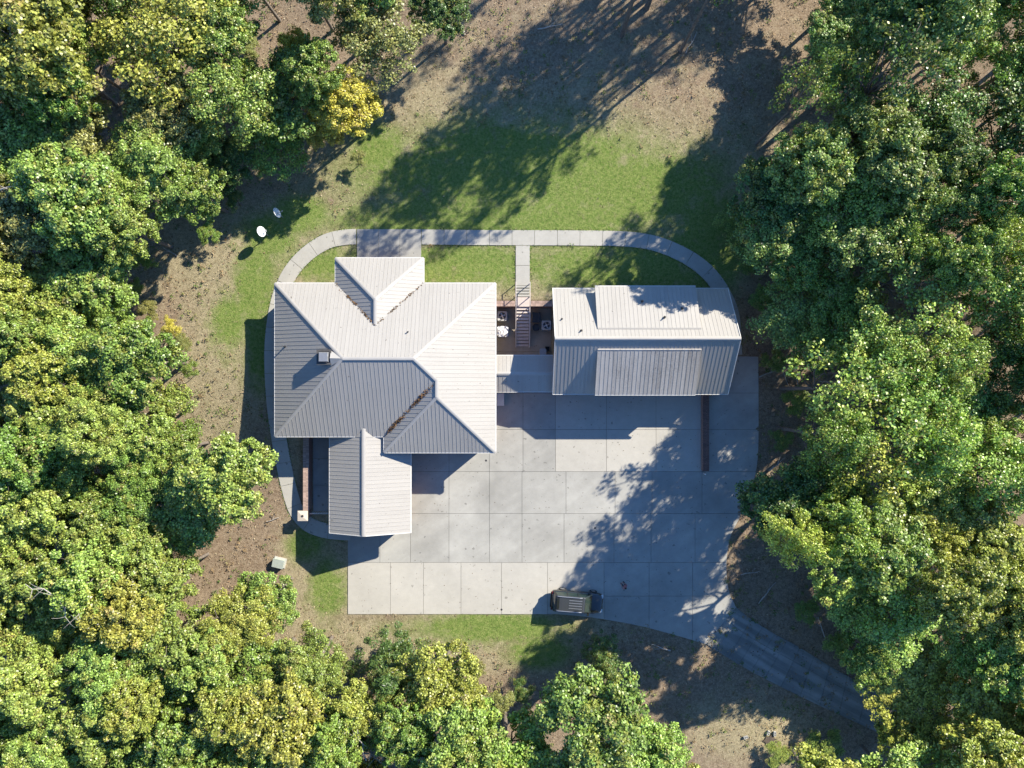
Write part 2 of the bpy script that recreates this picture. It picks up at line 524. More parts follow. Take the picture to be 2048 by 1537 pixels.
drive = empty('driveway', (0,0,0)); drive['kind'] = 'structure'
right_curve = spline([(1516,700),(1517,800),(1515,920),(1500,985),(1479,1035),(1462,1070),(1454,1110),(1453,1150),(1459,1185),(1472,1214)], 5)
bottom_curve = spline([(1412,1288),(1350,1270),(1290,1254),(1230,1242),(1170,1233),(1110,1228)], 4)
B = [(822,860),(822,1066),(696,1066),(696,1228)][::-1]
outline_px = [(985,780)] + [(1404,780),(1404,712)] + [p for p in right_curve if p[1] > 712] + bottom_curve + [(696,1228),(696,1060),(822,1060),(822,860),(985,860)]
drive_poly = [W(px, py, DZ) for px, py in outline_px]
rows = [  # y0, y1 (px), vertical joints, material
    (700, 786, [1404,1530], 'conc'),
    (786, 859, [985,1046,1111,1213,1312,1404], 'mix'),
    (859, 943, [985-165,898,979,1046,1111,1213,1312,1404], 'mix'),
    (943, 1027, [815,898,979,1044,1132,1230,1304,1404,1530], 'conc'),
    (1027, 1125, [690,760,821,898,979,1044,1128,1228,1302,1390,1530], 'conc'),
    (1125, 1192, [1208,1298,1385,1530], 'conc'),
    (1192, 1300, [1208,1298,1385,1530], 'conc'),
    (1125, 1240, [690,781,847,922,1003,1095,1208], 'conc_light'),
    (786, 859, [1404,1530], 'conc'), (859, 943, [1404,1530], 'conc'),
]
for (y0, y1, xj, mt) in rows:
    for a, b_ in zip(xj[:-1], xj[1:]):
        if mt == 'conc_light' and b_ == 1208: pass
        wx0, wy1 = W(a, y0, DZ); wx1, wy0 = W(b_, y1, DZ)
        g = 0.014
        p = clip_rect(drive_poly, wx0+g, wy0+g, wx1-g, wy1-g)
        if not p: continue
        m_ = mt
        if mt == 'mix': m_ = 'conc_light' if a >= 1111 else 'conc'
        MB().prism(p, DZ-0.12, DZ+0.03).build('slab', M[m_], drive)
base = MB().prism(drive_poly, DZ-0.2, DZ-0.02).build('slab_bed', M['joint'], drive)
# drain caps set in the slabs
for (px, py) in ((972,921),(1003,1219),(1190,1056)):
    x, y = W(px, py, DZ)
    MB().lathe([(0.001,0.036),(0.09,0.036),(0.1,0.03),(0.1,0.0)], 14, (x,y,DZ)).build('drain_cap', M['dark'], drive)

# older lane leaving through the trees
lane = empty('lane', (0,0,0)); lane['kind'] = 'structure'
lo = [(1412,1288),(1455,1315),(1500,1341),(1560,1372),(1640,1412),(1720,1450),(1820,1500),(1930,1580)]
up = [(1472,1214),(1503,1239),(1550,1268),(1600,1295),(1660,1333),(1740,1378),(1840,1440),(1960,1520)]
loS = spline(lo, 4); upS = spline(up, 4)
def hl(x, y): return hz(x,y)+0.035
for i in range(0, len(loS)-1, 2):
    j = min(i+2, len(loS)-1)
    for side in (0, 1):
        quad = []
        for k, f in ((i,0.0),(j,0.0),(j,1.0),(i,1.0)):
            f2 = (0.0 if f == 0 else 0.66) if side == 0 else (0.66 if f == 0 else 1.0)
            p = (loS[k][0]+(upS[k][0]-loS[k][0])*f2, loS[k][1]+(upS[k][1]-loS[k][1])*f2)
            quad.append(W(p[0], p[1], DZ))
        c = (sum(q[0] for q in quad)/4, sum(q[1] for q in quad)/4)
        quad = [(q[0]+(c[0]-q[0])*0.012, q[1]+(c[1]-q[1])*0.012) for q in quad]
        MB().prism(quad, lambda x,y: hl(x,y)-0.14, hl).build('slab', M['conc_old'], lane)

PATHS = []
def ribbon_walk(name, pts_px, width, z0, seg=2.1, mat='conc_walk', zfun=None):
    root = empty(name, (0,0,0)); root['kind'] = 'structure'
    zf = zfun or (lambda x, y: hz(x, y) + 0.04)
    pts = [Vector(W(px, py, z0)) for px, py in pts_px]
    pts = [Vector(p) for p in spline([tuple(p) for p in pts], 10)]
    PATHS.append(np.array([tuple(p) for p in pts]))
    L = [0]
    for a, b_ in zip(pts[:-1], pts[1:]): L.append(L[-1] + (b_-a).length)
    def at(d):
        d = min(max(d,0), L[-1])
        for i in range(len(L)-1):
            if d <= L[i+1] + 1e-9:
                t = (d-L[i])/max(1e-9, L[i+1]-L[i]); break
        p = pts[i].lerp(pts[i+1], t); q = (pts[min(i+3,len(pts)-1)] - pts[max(i-2,0)]).normalized()
        return p, Vector((-q.y, q.x))
    n = max(1, round(L[-1]/seg)); st = L[-1]/n
    for k in range(n):
        lft = []; rgt = []
        for j in range(7):
            p, nn = at(k*st + 0.015 + (st-0.03)*j/6)
            lft.append(tuple(p + nn*width/2)); rgt.append(tuple(p - nn*width/2))
        m = 7
        vs_ = [(q[0],q[1],zf(*q)) for q in lft+rgt] + [(q[0],q[1],zf(*q)-0.14) for q in lft+rgt]
        fs = [(m+i, m+i+1, i+1, i) for i in range(m-1)]
        fs += [(i, i+1, 2*m+i+1, 2*m+i) for i in range(m-1)] + [(m+i+1, m+i, 3*m+i, 3*m+i+1) for i in range(m-1)]
        fs += [(m, 0, 2*m, 3*m), (m-1, 2*m-1, 4*m-1, 3*m-1)]
        MB().add(vs_, fs).build('slab', M[mat], root)
    return root
ribbon_walk('garden_path', [(713,474),(690,475),(655,483),(620,504),(590,534),(568,572),(554,620),(546,680),(545,740),(547,800),(552,860),(560,920),(569,970),(583,1020),(604,1049),(632,1063),(662,1069),(696,1071)], 1.42, -0.1)
ribbon_walk('garden_path', [(843,474),(940,475),(1040,475.5),(1150,476),(1250,478),(1310,487),(1365,509),(1408,538),(1437,572),(1458,612),(1471,655),(1478,710)], 1.40, 0.0)
ribbon_walk('garden_path', [(1045.5,491),(1045.5,530),(1045.5,571)], 1.30, 0.0, zfun=lambda x,y: 0.045)
patio = empty('patio', (0,0,0)); patio['kind'] = 'structure'
x0, y1 = W(714,458.5); x1, y0 = W(842.5,520)
for k in range(3):
    a = x0+(x1-x0)*k/3; b_ = x0+(x1-x0)*(k+1)/3
    MB().box(a+0.012, b_-0.012, y0, y1, -0.12, 0.035).build('slab', M['conc'], patio)
# shaded strip between the wing and the low wall
strip = empty('side_yard_slab', (0,0,0)); strip['kind'] = 'structure'
for k in range(3):
    MB().box(-18.8, -15.9, -12.05+2.5*k+0.015, -12.05+2.5*(k+1)-0.015, DZ-0.1, DZ+0.035).build('slab', M['conc'], strip)
# court floor
court = empty('sunken_court', (0,0,0)); court['kind'] = 'structure'
M['court'] = concrete('court_concrete', (0.46,0.40,0.31), 0.35, 0.08)
for i in range(2):
    for j in range(3):
        xa = -1.95+3.0*i; ya = 1.0+2.08*j
        MB().box(xa+0.015, xa+2.985, ya+0.015, ya+2.065, CZ-0.1, CZ+0.04).build('slab', M['court'], court)

# ------------------------------------------------------------------ roofs
def planez(p0, p1, p2):
    a, b_, c = Vector(p0), Vector(p1), Vector(p2)
    n = (b_-a).cross(c-a)
    return lambda x, y: a.z - (n.x*(x-a.x)+n.y*(y-a.y))/n.z
def panel_face(parent, poly3, axis, pitch, mat, lift=0.0, rib=0.020, ribw=0.036, name='metal_panel'):
    """cuts a roof plane into up-slope metal panels, each with a raised seam along one edge.
    axis: 0 = panels are counted along x (water runs along y), 1 = counted along y"""
    pz = planez(*poly3[:3])
    poly = [(p[0], p[1]) for p in poly3]
    lo_ = min(p[axis] for p in poly); hi_ = max(p[axis] for p in poly)
    n = max(1, round((hi_-lo_)/pitch)); st = (hi_-lo_)/n
    for k in range(n):
        a = lo_+k*st; b_ = a+st
        p = clip(clip(poly, axis, a+0.002, False), axis, b_-0.002, True) if True else None
        q = []
        for u in p:
            if not q or math.dist(u, q[-1]) > 0.004: q.append(u)
        if len(q) > 2 and math.dist(q[0], q[-1]) < 0.004: q.pop()
        if len(q) < 3: continue
        ar = sum(q[i][0]*q[(i+1)%len(q)][1]-q[(i+1)%len(q)][0]*q[i][1] for i in range(len(q)))
        if abs(ar) < 0.006: continue
        mb = MB()
        mb.prism(q, lambda x,y: pz(x,y)+lift-0.02, lambda x,y: pz(x,y)+lift)
        # seam: along the low side of the strip
        c = clip(clip(q, axis, a+0.004, False), axis, a+ribw, True)
        if len(c) >= 3:
            o = 1-axis
            u0 = min(t[o] for t in c); u1 = max(t[o] for t in c)
            edge = [t for t in q if abs(t[axis]-(a+0.002)) < 0.003]
            if len(edge) >= 2:
                u0 = min(t[o] for t in edge); u1 = max(t[o] for t in edge)
            if u1-u0 > 0.08:
                e = 0.0
                if axis == 0: rp = [(a,u0),(a+ribw,u0),(a+ribw,u1),(a,u1)]
                else: rp = [(u0,a),(u1,a),(u1,a+ribw),(u0,a+ribw)]
                mb.prism(rp, lambda x,y: pz(x,y)+lift-0.004, lambda x,y: pz(x,y)+lift+rib)
        mb.build(name, M['roof_x'] if (axis == 1 and mat == M['roof']) else mat, parent)
def deck(parent_mb, poly3, t=0.16, drop=0.03):
    pz = planez(*poly3[:3])
    parent_mb.prism([(p[0],p[1]) for p in poly3], lambda x,y: pz(x,y)-drop-t, lambda x,y: pz(x,y)-drop)
def cap(parent, a, b_, w=0.28, name='ridge_cap', up=0.05, mat='cap', slope=0.3):
    a = Vector(a); b_ = Vector(b_)
    d = (b_-a).normalized(); u = d.cross(Vector((0,0,1))).normalized(); n = u.cross(d)
    vs_ = []
    for p in (a, b_):
        for (i, h) in ((-1,-slope*w*0.5+0.02),(-0.28,0.0),(0.28,0.0),(1,-slope*w*0.5+0.02)):
            vs_.append(p + u*i*w/2 + n*(h+up))
        for i in (1,-1):
            vs_.append(p + u*i*w/2 + n*(-slope*w*0.5-0.03+up))
    fs = [(0,1,7,6),(1,2,8,7),(2,3,9,8),(3,4,10,9),(4,5,11,10),(5,0,6,11),(5,4,3,2,1,0),(6,7,8,9,10,11)]
    MB().add(vs_, fs).build(name, M[mat], parent)
def gutter(parent, a, b_, z, name='gutter'):
    a = Vector((a[0],a[1],z-0.09)); b_ = Vector((b_[0],b_[1],z-0.09))
    MB().bar(a, b_, 0.13, 0.14).build(name, M['trim'], parent)
def vent(parent, px, py, z, h=0.35, r=0.055):
    x, y = W(px, py, z)
    mb = MB().tube([(x,y,z-0.25),(x,y,z+h)], r, 8)
    mb.tube([(x,y,z-0.12),(x,y,z+0.06)], [r*2.4, r*1.2], 8)
    mb.build('vent_pipe', M['dark'], parent)

EZ = 3.0; P = 0.5
xW, xE, yN, yS = -21.0, -1.45, 8.93, -4.65
ym = (yN+yS)/2; hf = (yN-yS)/2; zR = EZ+P*hf
rx0, rx1 = xW+hf, xE-hf
pS = -6.07; px0 = -11.34; phalf = (xE-px0)/2; pxr = px0+phalf; pzr = EZ+P*phalf; phy = pS+phalf
jy = ym-(pxr-rx1)
nN = 11.17; nx0, nx1 = -15.64, -7.84; nh = (nx1-nx0)/2; nxr = (nx0+nx1)/2; nzr = EZ+P*nh; nhy = nN-nh; nby = yN-nh
house = empty('house', (-11.2, 2.1, 0))
house.location = (0,0,0)
tag(house, 'brick house with big pale metal hip roof, chimney and gabled wing', 'house')
wl = MB()
ov = 0.55
wl.prism([(xW+ov,yN-ov),(xW+ov,yS+ov),(px0+ov,yS+ov),(px0+ov,pS+ov),(xE-ov,pS+ov),(xE-ov,yN-ov),(nx1-ov,yN-ov),(nx1-ov,nN-ov),(nx0+ov,nN-ov),(nx0+ov,yN-ov)], -2.2, EZ-0.02)
wl.build('wall', M['brick'], house)
fN = [(xW,yN,EZ),(rx0,ym,zR),(rx1,ym,zR),(xE,yN,EZ)]
fE = [(xE,yN,EZ),(rx1,ym,zR),(pxr,jy,pzr),(pxr,phy,pzr),(xE,pS,EZ)]
fS = [(xW,yS,EZ),(rx0,ym,zR),(rx1,ym,zR),(pxr,jy,pzr),(px0,yS,EZ)]
fW = [(xW,yN,EZ),(xW,yS,EZ),(rx0,ym,zR)]
fPW = [(px0,yS,EZ),(pxr,jy,pzr),(pxr,phy,pzr),(px0,pS,EZ)]
fPS = [(px0,pS,EZ),(pxr,phy,pzr),(xE,pS,EZ)]
fNN = [(nx0,nN,EZ),(nxr,nhy,nzr),(nx1,nN,EZ)]
fNW = [(nx0,nN,EZ),(nxr,nhy,nzr),(nxr,nby,nzr),(nx0,yN,EZ)]
fNE = [(nx1,nN,EZ),(nxr,nhy,nzr),(nxr,nby,nzr),(nx1,yN,EZ)]
dk = MB()
for f in (fN,fE,fS,fW,fPW,fPS,fNN,fNW,fNE): deck(dk, f)
roof = dk.build('roof', M['soffit'], house)
PIT = 0.345
for f, ax in ((fN,0),(fE,1),(fS,0),(fW,1),(fPW,1),(fNN,0),(fNW,1),(fNE,1)):
    panel_face(roof, f, ax, PIT, M['roof'])
panel_face(roof, fPS, 0, PIT, M['roof'])
for a, b_ in (((rx0,ym,zR),(rx1,ym,zR)),((xW,yN,EZ),(rx0,ym,zR)),((xW,yS,EZ),(rx0,ym,zR)),((xE,yN,EZ),(rx1,ym,zR)),((rx1,ym,zR),(pxr,jy,pzr)),
              ((pxr,jy,pzr),(pxr,phy,pzr)),((px0,pS,EZ),(pxr,phy,pzr)),((xE,pS,EZ),(pxr,phy,pzr)),
              ((nx0,nN,EZ),(nxr,nhy,nzr)),((nx1,nN,EZ),(nxr,nhy,nzr)),((nxr,nhy,nzr),(nxr,nby,nzr))):
    cap(roof, a, b_)
for a, b_ in (((xW,yN),(nx0,yN)),((nx1,yN),(xE,yN)),((nx0,nN),(nx1,nN)),((nx0,nN),(nx0,yN)),((nx1,nN),(nx1,yN)),((xE,yN),(xE,pS)),((xW,yN),(xW,yS)),
              ((xW,yS),(px0,yS)),((px0,yS),(px0,pS)),((px0,pS),(xE,pS))):
    gutter(roof, a, b_, EZ)
vent(roof, 816, 664, 5.2, 0.3); vent(roof, 570, 693, 3.6, 0.3)
for (px, py, z) in ((691,762,5.6),(755,782,5.2),(778,824,4.0),(926,799,4.3),(865,826,4.6),(645,585,3.5),(987,803,3.1),(897,840,4.3),(760,838,3.6),(880,720,5.0)):
    x, y = W(px, py, z)
    mb = MB(); mb.box(x-0.05,x+0.05,y-0.05,y+0.05,z-0.6,z+0.03)
    # small fastened snow stop
# leaf debris in the valleys
random.seed(5)
deb_v = []; deb_c = []
def debris(a, b_, n, w):
    a = Vector(a); b_ = Vector(b_)
    for _ in range(n):
        t = random.random()**0.8
        p = b_.lerp(a, t)
        if noise.noise(Vector((t*9.0, a.x, 0))) < -0.05 and random.random() < 0.8: continue
        p = p + Vector((random.gauss(0,w), random.gauss(0,w), 0.05+random.random()*0.05))
        deb_v.append(p)
debris((nx0,yN,EZ),(nxr,nby,nzr), 220, 0.06); debris((nx1,yN,EZ),(nxr,nby,nzr), 260, 0.06)
debris((px0,yS,EZ),(pxr,jy,pzr), 700, 0.10)
def leaf_cards(name, pts, size, cols, mat, parent=None, tilt=0.5):
    n = len(pts)
    rs = np.random.RandomState(len(pts))
    P_ = np.array(pts, dtype=np.float64)
    nrm = rs.normal(size=(n,3))*tilt; nrm[:,2] += 1; nrm /= np.linalg.norm(nrm,axis=1)[:,None]
    t = rs.normal(size=(n,3)); t -= nrm*np.sum(t*nrm,axis=1)[:,None]; t /= np.linalg.norm(t,axis=1)[:,None]
    b_ = np.cross(nrm, t)
    s = size*rs.uniform(0.6,1.4,(n,1))
    V = np.stack([P_-t*s, P_-b_*s*0.55, P_+t*s, P_+b_*s*0.55], axis=1).reshape(-1,3)
    return card_mesh(name, V, cols, mat, parent)
def card_mesh(name, V, cols, mat, parent=None, obj=True):
    n = len(V)//4
    me = bpy.data.meshes.new(name)
    me.vertices.add(n*4); me.vertices.foreach_set('co', np.asarray(V,dtype=np.float32).ravel())
    me.loops.add(n*4); me.loops.foreach_set('vertex_index', np.arange(n*4,dtype=np.int32))
    me.polygons.add(n); me.polygons.foreach_set('loop_start', np.arange(0,n*4,4,dtype=np.int32))
    try: me.polygons.foreach_set('loop_total', np.full(n,4,dtype=np.int32))
    except Exception: pass
    me.update(calc_edges=True)
    c = me.color_attributes.new('tint','FLOAT_COLOR','POINT')
    cc = np.ones((n*4,4),dtype=np.float32); cc[:,:3] = np.repeat(np.asarray(cols),4,axis=0)
    c.data.foreach_set('color', cc.ravel())
    me.materials.append(mat)
    if not obj: return me
    return link(name, me, parent)
rs = np.random.RandomState(3)
dc = np.array([0.16,0.095,0.05])*rs.uniform(0.4,1.3,(len(deb_v),1))
o = leaf_cards('leaf_litter', deb_v, 0.07, dc, M['litter'], roof); o['kind'] = 'stuff'

# chimney
ch = MB()
cx, cy = W(647, 714, 6.2)
ch.box(cx-0.56, cx+0.56, cy-0.58, cy+0.58, 4.6, 6.02)
chim = ch.build('chimney', plain('chimney_metal', (0.11,0.10,0.095), 0.6, nscale=4, namp=0.15), roof)
rim = MB()
for (a,b_,c,d) in ((-0.62,0.62,-0.64,-0.48),(-0.62,0.62,0.48,0.64),(-0.62,-0.46,-0.48,0.48),(0.46,0.62,-0.48,0.48)):
    rim.box(cx+a, cx+b_, cy+c, cy+d, 6.022, 6.08)
rim.build('chimney_rim', plain('chimney_rim_metal', (0.07,0.065,0.06), 0.6, nscale=5, namp=0.2), roof)
cp = MB()
cp.add([(cx-0.42,cy-0.42,6.22),(cx+0.42,cy-0.42,6.22),(cx+0.42,cy+0.42,6.22),(cx-0.42,cy+0.42,6.22),(cx-0.36,cy-0.36,6.32),(cx+0.36,cy-0.36,6.32),(cx+0.36,cy+0.36,6.32),(cx-0.36,cy+0.36,6.32)],
       [(3,2,1,0),(4,5,6,7),(0,1,5,4),(1,2,6,5),(2,3,7,6),(3,0,4,7)])
for i in (-1,1):
    for j in (-1,1): cp.box(cx+i*0.38-0.025, cx+i*0.38+0.025, cy+j*0.38-0.025, cy+j*0.38+0.025, 6.01, 6.221)
cp.build('chimney_cap', plain('cap_galvanised', (0.33,0.335,0.34), 0.35, metal=0.5, nscale=6, namp=0.1), roof)
# saddle behind chimney
MB().add([(cx+0.56,cy-0.75,5.95),(cx+0.56,cy+0.55,5.95),(rx0+0.1,ym,zR+0.03),(cx+0.56,cy-0.1,6.33)],[(0,2,3),(3,2,1)]).build('saddle', M['cap'], roof)

# south wing (gable, lower eaves)
wx0, wx1, wxr = -16.42, -9.16, -13.07
wzr, wz0, wz1 = 3.32, 1.96, 1.75
wy0 = -13.45
def mainSy(z): return yS+(z-EZ)/P
wyr = mainSy(wzr)
tl = (wzr-EZ)/(wzr-wz0); tr_ = (wzr-EZ)/(wzr-wz1)
fWL = [(wx0,wy0,wz0),(wxr,wy0,wzr),(wxr,wyr,wzr),(wxr+(wx0-wxr)*tl,yS,EZ),(wxr+(wx0-wxr)*tl,yS+0.5,EZ),(wx0,yS+0.5,wz0)]
fWR = [(wx1,wy0,wz1),(wxr,wy0,wzr),(wxr,wyr,wzr),(wxr+(wx1-wxr)*tr_,yS,EZ),(wxr+(wx1-wxr)*tr_,yS+0.5,EZ),(wx1,yS+0.5,wz1)]
dk = MB(); deck(dk, [fWL[0],fWL[1],(wxr,yS+0.1,wzr),(wx0,yS+0.1,wz0)]); deck(dk, [fWR[0],fWR[1],(wxr,yS+0.1,wzr),(wx1,yS+0.1,wz1)])
wroof = dk.build('wing_roof', M['soffit'], house)
panel_face(wroof, [fWL[0],fWL[1],(wxr,yS-0.02,wzr),(wx0,yS-0.02,wz0)], 1, PIT, M['roof'])
panel_face(wroof, [fWR[0],fWR[1],(wxr,yS-0.02,wzr),(wx1,yS-0.02,wz1)], 1, PIT, M['roof'])
# small saddle where the wing ridge runs up onto the main roof
def wl_(x): return wzr-(wxr-x)*(wzr-wz0)/(wxr-wx0)
def wr_(x): return wzr-(x-wxr)*(wzr-wz1)/(wx1-wxr)
MB().add([(wxr,wyr,wzr+0.03),(wxr,yS-0.05,wzr+0.03),(wxr+(wx0-wxr)*tl,yS-0.05,EZ+0.03),(wxr+(wx1-wxr)*tr_,yS-0.05,EZ+0.03)],[(0,2,1),(0,1,3)]).build('saddle', M['roof'], wroof)
cap(wroof, (wxr,wyr+0.1,wzr+0.01), (wxr,wy0,wzr+0.01), 0.34)
gutter(wroof, (wx0,yS),(wx0,wy0), wz0); gutter(wroof, (wx1,yS),(wx1,wy0), wz1)
MB().bar((wx0,wy0+0.02,wz0-0.06),(wxr,wy0+0.02,wzr-0.06),0.05,0.2).build('rake_board', M['trim'], wroof)
MB().bar((wx1,wy0+0.02,wz1-0.06),(wxr,wy0+0.02,wzr-0.06),0.05,0.2).build('rake_board', M['trim'], wroof)
ww = MB()
ww.add([(wx0+0.45,wy0+0.45,DZ-0.5),(wx1-0.45,wy0+0.45,DZ-0.5),(wx1-0.45,wy0+0.45,wr_(wx1-0.45)-0.2),(wxr,wy0+0.45,wzr-0.2),(wx0+0.45,wy0+0.45,wl_(wx0+0.45)-0.2),
        (wx0+0.45,yS+1,DZ-0.5),(wx1-0.45,yS+1,DZ-0.5),(wx1-0.45,yS+1,wr_(wx1-0.45)-0.2),(wxr,yS+1,wzr-0.2),(wx0+0.45,yS+1,wl_(wx0+0.45)-0.2)],
       [(0,1,2,3,4),(9,8,7,6,5),(0,4,9,5),(1,6,7,2),(2,7,8,3),(3,8,9,4)])
ww.build('wing_wall', M['brick'], house)
bx, by = W(772, 1071, 1.2)
MB().bar((bx-0.25,by+0.55,1.35),(bx-0.1,by,1.2),0.04,0.04).bar((bx+0.35,by+0.5,1.2),(bx-0.1,by,1.2),0.04,0.04).bar((bx-0.25,by+0.55,1.35),(bx+0.35,by+0.5,1.2),0.03,0.03).build('wall_bracket', M['dark'], house)

# ------------------------------------------------------------------ garage
GZ = 1.9; GR = 5.55
gx0, gx1 = 3.65, 19.48
gN, gS = 8.61, -0.90; gm_ = (gN+gS)/2
gp = (GR-GZ)/(gN-gm_)
garage = empty('garage', (0,0,0))
tag(garage, 'two-storey garage with steep pale metal gable roof and wide shed dormers', 'garage')
MBw = MB()
e = 0.4
def gzr(y): return GR-abs(y-gm_)*gp
MBw.add([(gx0+e,gS+e,-2.2),(gx1-e,gS+e,-2.2),(gx1-e,gN-e,-2.2),(gx0+e,gN-e,-2.2),
         (gx0+e,gS+e,gzr(gS+e)-0.25),(gx1-e,gS+e,gzr(gS+e)-0.25),(gx1-e,gN-e,gzr(gN-e)-0.25),(gx0+e,gN-e,gzr(gN-e)-0.25),
         (gx0+e,gm_,GR-0.25),(gx1-e,gm_,GR-0.25)],
        [(3,2,1,0),(0,1,5,4),(2,3,7,6),(1,2,6,9,5),(3,0,4,8,7),(4,5,9,8),(6,7,8,9)])
MBw.build('wall', M['brick'], garage)
gfN = [(gx0,gN,GZ),(gx0,gm_,GR),(gx1,gm_,GR),(gx1,gN,GZ)]
gfS = [(gx0,gS,GZ),(gx0,gm_,GR),(gx1,gm_,GR),(gx1,gS,GZ)]
dk = MB(); deck(dk, gfN, 0.14); deck(dk, gfS, 0.14)
groof = dk.build('roof', M['soffit'], garage)
panel_face(groof, gfN, 0, PIT, M['roof']); panel_face(groof, gfS, 0, PIT, M['roof'])
cap(groof, (gx0,gm_,GR),(gx1,gm_,GR), 0.42, slope=0.8, up=0.08)
gutter(groof, (gx0,gS),(gx1,gS), GZ); gutter(groof, (gx0,gN),(gx1,gN), GZ)
for xx in (gx0+0.01, gx1-0.01):
    MB().bar((xx,gS,GZ-0.05),(xx,gm_,GR-0.05),0.05,0.2).build('rake_board', M['trim'], groof)
    MB().bar((xx,gN,GZ-0.05),(xx,gm_,GR-0.05),0.05,0.2).build('rake_board', M['trim'], groof)
dx0, dx1 = 7.36, 16.28
DE = 2.95
# north dormer, south dormer: (eave y, top y)
for (ye, yt, mt, sg) in ((gN+0.06, 4.78, 'roof', 1), (gS-0.05, 2.98, 'roof_weathered', -1)):
    zt = gzr(yt)+0.06
    f = [(dx0,ye,DE),(dx0,yt,zt),(dx1,yt,zt),(dx1,ye,DE)]
    dk = MB(); deck(dk, f, 0.12)
    dr = dk.build('dormer', M['trim'], garage)
    panel_face(dr, f, 0, PIT*1.02, M[mt])
    # side cheeks
    yw = ye - sg*0.35
    zw = DE+(zt-DE)*abs(yw-ye)/abs(yt-ye)
    ck = MB()
    for xx in (dx0+0.12, dx1-0.22):
        for (q) in (0,):
            v = [(xx,yw,gzr(yw)-0.3),(xx,yw,zw-0.16),(xx,yt,zt-0.16),(xx,yt,gzr(yt)-0.3)]
            v2 = [(a+0.1,b_,c) for a,b_,c in v]
            ck.add(v+v2, [(0,1,2,3),(7,6,5,4),(0,4,5,1),(1,5,6,2),(2,6,7,3),(3,7,4,0)])
    ck.box(dx0+0.221, dx1-0.221, min(yw,yw-sg*0.1), max(yw,yw-sg*0.1), GZ-0.3, zw-0.15)
    ck.build('cheek', M['trim'], dr)
    gutter(dr, (dx0,ye),(dx1,ye), DE)
    MB().bar((dx0,yt,zt+0.005),(dx1,yt,zt+0.005),0.12,0.03).build('flashing', M[mt], dr)
for (px, py, z) in ((1285,602,3.9),(1330,634,4.6),(1365,616,4.2),(1163,661,5.1),(1124,638,4.2)):
    vent(groof, px, py, z, 0.25, 0.05)

# ------------------------------------------------------------------ breezeway
bw = empty('breezeway', (0,0,0))
tag(bw, 'low metal-roofed passage joining the house to the garage', 'breezeway')
b0, b1 = -1.52, 3.72
bN, bS = 2.58, -0.70; bm = (bN+bS)/2; bz = 1.55; bzr = 2.35
f1 = [(b0,bN,bz),(b0,bm,bzr),(b1,bm,bzr),(b1,bN,bz)]
f2 = [(b0,bS,bz),(b0,bm,bzr),(b1,bm,bzr),(b1,bS,bz)]
dk = MB(); deck(dk, f1, 0.12); deck(dk, f2, 0.12)
broof = dk.build('roof', M['soffit'], bw)
panel_face(broof, f1, 0, PIT, M['roof']); panel_face(broof, f2, 0, PIT, M['roof'])
cap(broof, (b0,bm,bzr),(b1,bm,bzr), 0.34, slope=0.5, up=0.06)
gutter(broof, (b0,bS),(b1,bS), bz); gutter(broof, (b0,bN),(b1,bN), bz)
for xx in (-0.9, 3.3):
    for yy in (bN-0.4, bS+0.4):
        MB().box(xx-0.09,xx+0.09,yy-0.09,yy+0.09,-2.0,bz-0.02).build('post', M['trim'], bw)

# ------------------------------------------------------------------ low brick walls
def brick_wall(name, label, x0, x1, y0, y1, z0, z1, mat_piece='brick_piece', along=1):
    root = empty(name, ((x0+x1)/2, (y0+y1)/2, z0))
    tag(root, label, 'wall')
    ox, oy, oz = root.location
    core = MB().box(x0+0.02-ox, x1-0.02-ox, y0+0.02-oy, y1-0.02-oy, -0.3, z1-z0-0.08)
    core.build('wall_core', M['brick'], root)
    ln = (y1-y0) if along == 1 else (x1-x0)
    wd = (x1-x0) if along == 1 else (y1-y0)
    n = int(ln/0.085)
    proto = None
    cols = 2 if wd > 0.4 else 1
    for k in range(n):
        for c in range(cols):
            if proto is None:
                w = wd/cols-0.012
                mb = MB()
                if along == 1: mb.box(-w/2, w/2, -0.036, 0.036, -0.06, 0.0)
                else: mb.box(-0.036, 0.036, -w/2, w/2, -0.06, 0.0)
                proto = mb.mesh('brick', M[mat_piece])
            b_ = link('brick', proto, root)
            u = (k+0.5)*ln/n; v = (c+0.5)*wd/cols
            if along == 1: b_.location = (x0+v-ox, y0+u-oy, z1-z0+random.uniform(-0.006,0.006))
            else: b_.location = (x0+u-ox, y0+v-oy, z1-z0+random.uniform(-0.006,0.006))
    bed = MB().box(x0-ox+0.01, x1-ox-0.01, y0-oy+0.01, y1-oy-0.01, z1-z0-0.079, z1-z0-0.02)
    bed.build('mortar_bed', M['mortar'], root)
    return root
brick_wall('brick_wall', 'low red brick wall beside the gabled wing, ending at a capped pillar', -19.42, -18.86, -11.75, -4.9, DZ, -0.05)
brick_wall('brick_wall', 'dark brick wall edging the side pad below the garage', 17.85, 18.45, -8.15, -0.75, DZ, DZ+0.75, 'brick_dark')
brick_wall('retaining_wall', 'brick retaining wall at the court, between the house and the stair', -1.9, 0.28, 7.2, 7.72, CZ, 0.10, along=0)
brick_wall('retaining_wall', 'brick retaining wall at the court, between the stair and the garage', 1.74, 4.0, 7.2, 7.72, CZ, 0.10, along=0)
pl = empty('brick_pillar', (-19.36,-12.2,DZ))
tag(pl, 'square brick pillar with pale stone cap at the end of the low wall', 'pillar')
MB().box(-0.36,0.36,-0.36,0.36,-0.3,1.42).build('shaft', M['brick'], pl)
